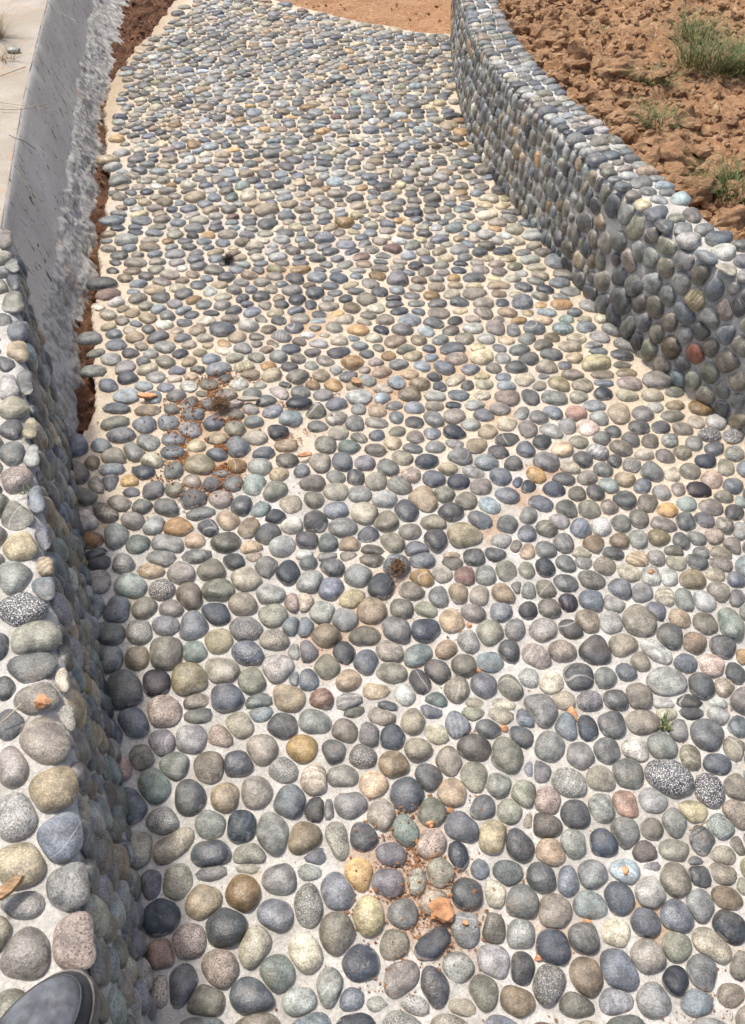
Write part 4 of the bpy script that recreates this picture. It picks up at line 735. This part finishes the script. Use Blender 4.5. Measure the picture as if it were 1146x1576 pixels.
def thread(pts, r, seg=5):
    _, _ = 0, 0; V, F = [], []; p = np.array(pts, float)
    for i, c in enumerate(p):
        t = p[min(i + 1, len(p) - 1)] - p[max(i - 1, 0)]; t = t / (np.linalg.norm(t) + 1e-9); a = np.cross(t, (0, 0, 1) if abs(t[2]) < .9 else (1, 0, 0)); a /= np.linalg.norm(a); b = np.cross(t, a)
        V += [tuple(c + r * (math.cos(k * 6.283 / seg) * a + math.sin(k * 6.283 / seg) * b)) for k in range(seg)]
    for i in range(len(p) - 1): F += [(i * seg + k, i * seg + (k + 1) % seg, (i + 1) * seg + (k + 1) % seg, (i + 1) * seg + k) for k in range(seg)]
    F += [tuple(range(seg)), tuple(len(V) - seg + k for k in range(seg))]
    return V, F
def strand(name, pp, r, lab, mat, cat='straw', group=None):
    pts = [(*at(x, y, z), z) for x, y, z in pp]; _, c = spline([p[:2] for p in pts], 9); z = np.interp(np.linspace(0, 1, 9), np.linspace(0, 1, len(pts)), [p[2] for p in pts])
    v, f = thread(np.c_[c, z], r); return link(name, mesh(name, v, f), mat, label=lab, cat=cat, group=group)
Z1 = CTOP + .012
strand('straw', [(22, 255, CTOP + .02), (40, 285, .38), (65, 312, .33)], .0016, 'pale straw hanging down over the grey plastered face', M_STRAW)
strand('straw', [(0, 168, Z1), (35, 168, Z1), (80, 158, Z1)], .0016, 'upper of two straws crossing the wall top edge', M_STRAW)
strand('straw', [(0, 158, Z1), (40, 163, Z1), (85, 172, CTOP)], .0013, 'bent straw crossing the wall top over the plaster', M_STRAW)
strand('straw', [(82, 18, .43), (100, 24, .42), (118, 34, .41)], .0012, 'thin straw poking over the far end of the wall top', M_STRAW)
strand('straw', [(14, 208, Z1), (35, 216, Z1 - .01), (55, 230, .36)], .0013, 'dark twig slanting down the plastered face', M_ROOT, 'twig')
strand('straw', [(0, 118, Z1), (15, 112, Z1), (40, 103, Z1)], .0013, 'brown twig on the dusty wall top below the small stone', M_ROOT, 'twig')
strand('straw', [(0, 1113, .445), (15, 1100, .45), (33, 1083, .45)], .0012, 'yellow straw on the left wall beside the orange chip', M_STRAW)
strand('straw', [(365, 585, .035), (375, 572, .032), (385, 562, .03)], .001, 'single white straw lying above the dry clump on the path', M_STRAW)
strand('straw', [(440, 600, .03), (460, 575, .035), (482, 556, .03)], .0011, 'long pale straw across the pebbles left of centre', M_STRAW)
strand('straw', [(1060, 1278, .028), (1074, 1272, .03), (1090, 1262, .028)], .0014, 'grey twig between cream pebbles at lower right', M_DRY, 'twig')
q = at(22, 82, CTOP); me = lump('small_stone', (.032, .024, .014), 77, 3, .15, 1.0); set_attr(me, np.array([.30, .32, .28, 1]), np.array([.2, .2, .1, .4])); link('small_stone', me, M_PEB, label='grey-green stone sitting on the dusty concrete wall top', cat='stone', loc=(q[0], q[1], CTOP + .012))
for i, (px, py, n_, h, sp_, lab) in enumerate([(-5, 58, 170, .16, .06, 'grey dead grass clump on the concrete wall top'), (10, 95, 50, .09, .06, 'thin dead grass around the stone on the wall top')]):
    q = at(px, py, CTOP); v, f = blades(n_, h, sp_, .0010, 1.3, 300 + i, sp_ * .5); link('dead_grass', mesh('dead_grass', v, f), M_DRY, label=lab, cat='dry grass', loc=(q[0], q[1], CTOP))
q = at(126, 392, -.02); v, f = blades(36, .05, .05, .0014, .8, 320, .03); link('weed', mesh('weed', v, f), M_GRASS, label='small green weed in the red soil beside the concrete foot', cat='weed', loc=(q[0], q[1], -.03))
q = at(1022, 1114, .012); v, f = blades(16, .022, .02, .0035, .8, 321, .008); link('weed', mesh('weed', v, f), M_GRASS, label='tiny green sprig between pebbles at the right', cat='weed', loc=(q[0], q[1], .004))
q = at(45, 762, WALL_H); v, f = blades(12, .018, .02, .0016, .9, 322, .01); link('weed', mesh('weed', v, f), M_GRASS, label='tiny weed in a mortar joint of the left wall top', cat='weed', loc=(q[0], q[1], WALL_H + .004))
def tangle(name, px, py, z, rad, n_, lab, mat, seed):
    r = np.random.default_rng(seed); q = at(px, py, z); V, F = [], []
    for _ in range(n_):
        c = r.normal(0, rad * .35, 3) * np.array([1, 1.2, .6]); d = r.normal(0, 1, 3); d[2] *= .5; d /= np.linalg.norm(d); L = rad * r.uniform(.5, 1.5); b = r.normal(0, .35, 3)
        pts = [c + d * L * (t - .5) + b * L * (t - .5) ** 2 for t in np.linspace(0, 1, 5)]
        pts = [np.array([p[0], p[1], max(p[2], -.6 * rad)]) for p in pts]
        v, f = thread(pts, r.uniform(.0005, .0012), 4); o_ = len(V); V += v; F += [tuple(o_ + k for k in g) for g in f]
    return link(name, mesh(name, V, F), mat, label=lab, cat='dry roots', loc=(q[0], q[1], z))
tangle('root_clump', 612, 872, .026, .024, 120, 'dry brown root clump standing among pebbles at mid path', M_ROOT, 5)
tangle('root_clump', 340, 622, .026, .030, 150, 'round dry clump on the clay spill at the left of the path', M_ROOT, 6)
tangle('charred_scrap', 352, 398, .022, .022, 130, 'black charred scrap on the upper left of the path', M_BLACK, 8)['category'] = 'scrap'
strand('twig', [(606, 888, .03), (598, 905, .02), (590, 925, .012)], .0012, 'thin root trailing from the clump at mid path', M_ROOT, 'twig')

# ------------------------------------------------------------------ shoe on the near end of the left wall
OUT = np.array([(.0, .0), (.026, .006), (.037, .035), (.036, .10), (.043, .17), (.052, .222), (.050, .256), (.036, .282), (.013, .291), (-.013, .281), (-.036, .255), (-.053, .218), (-.057, .18), (-.048, .12), (-.038, .05), (-.026, .008)])
_, oc = spline(np.vstack([OUT, OUT[:1]]), 65); oc = oc[:-1]; NS = len(oc); cen = np.c_[np.interp(oc[:, 1], [0, .1, .2, .29], [0, -.002, -.003, .008]), np.clip(oc[:, 1], .04, .235)]
def ring(k, z): return [(cen[i, 0] + (oc[i, 0] - cen[i, 0]) * k, cen[i, 1] + (oc[i, 1] - cen[i, 1]) * k, z(oc[i]) if callable(z) else z) for i in range(NS)]
def loft(rings, cap=True):
    v = [p for r in rings for p in r]; f = [(j * NS + i, j * NS + (i + 1) % NS, (j + 1) * NS + (i + 1) % NS, (j + 1) * NS + i) for j in range(len(rings) - 1) for i in range(NS)]
    if cap: f += [tuple(range(NS - 1, -1, -1)), tuple((len(rings) - 1) * NS + i for i in range(NS))]
    return v, f
tip = at(112, 1487, WALL_H + .06); rz = -.16; sc = 1.0; tl = np.array([.010, .291]) * sc
shoe = bpy.data.objects.new('shoe', None); COL.objects.link(shoe); shoe['label'] = 'grey rubber shoe toe resting on the left wall'; shoe['category'] = 'shoe'
shoe.location = (tip[0] - (tl[0] * math.cos(rz) - tl[1] * math.sin(rz)), tip[1] - (tl[0] * math.sin(rz) + tl[1] * math.cos(rz)), WALL_H + .022); shoe.rotation_euler = (0, 0, rz); shoe.scale = (sc, sc, sc)
v, f = loft([ring(.96, 0), ring(1.0, .004), ring(1.01, .016), ring(1.005, .024), ring(.975, .027), ring(.93, .0275)]); link('sole', mesh('sole', v, f), M_SOLE, shoe)
def zt(h): return lambda p: .026 + h * float(np.interp(p[1], [0, .05, .12, .18, .24, .292], [1.5, 1.45, 1.3, 1.0, .72, .52]))
v, f = loft([ring(.93, .022), ring(.945, .03), ring(.93, zt(.018)), ring(.88, zt(.030)), ring(.80, zt(.039))], False); link('toe_guard', mesh('toe_guard', v, f), M_RUBD, shoe)
v, f = loft([ring(.80, zt(.0375)), ring(.795, zt(.0425)), ring(.70, zt(.051)), ring(.52, zt(.060)), ring(.30, zt(.065)), ring(.08, zt(.067))]); link('upper', mesh('upper', v, f), M_RUB, shoe)
r_ = ring(.80, zt(.0415)); v, f = thread([p for p in r_ if p[1] > .13], .0016, 6) if False else thread([r_[i] for i in range(NS)] + [r_[0]], .0016, 6); link('seam', mesh('seam', v, f), M_RUBD, shoe)
v, f = thread([*ring(.965, .0285), ring(.965, .0285)[0]], .0022, 6); link('welt', mesh('welt', v, f), M_SOLE, shoe)
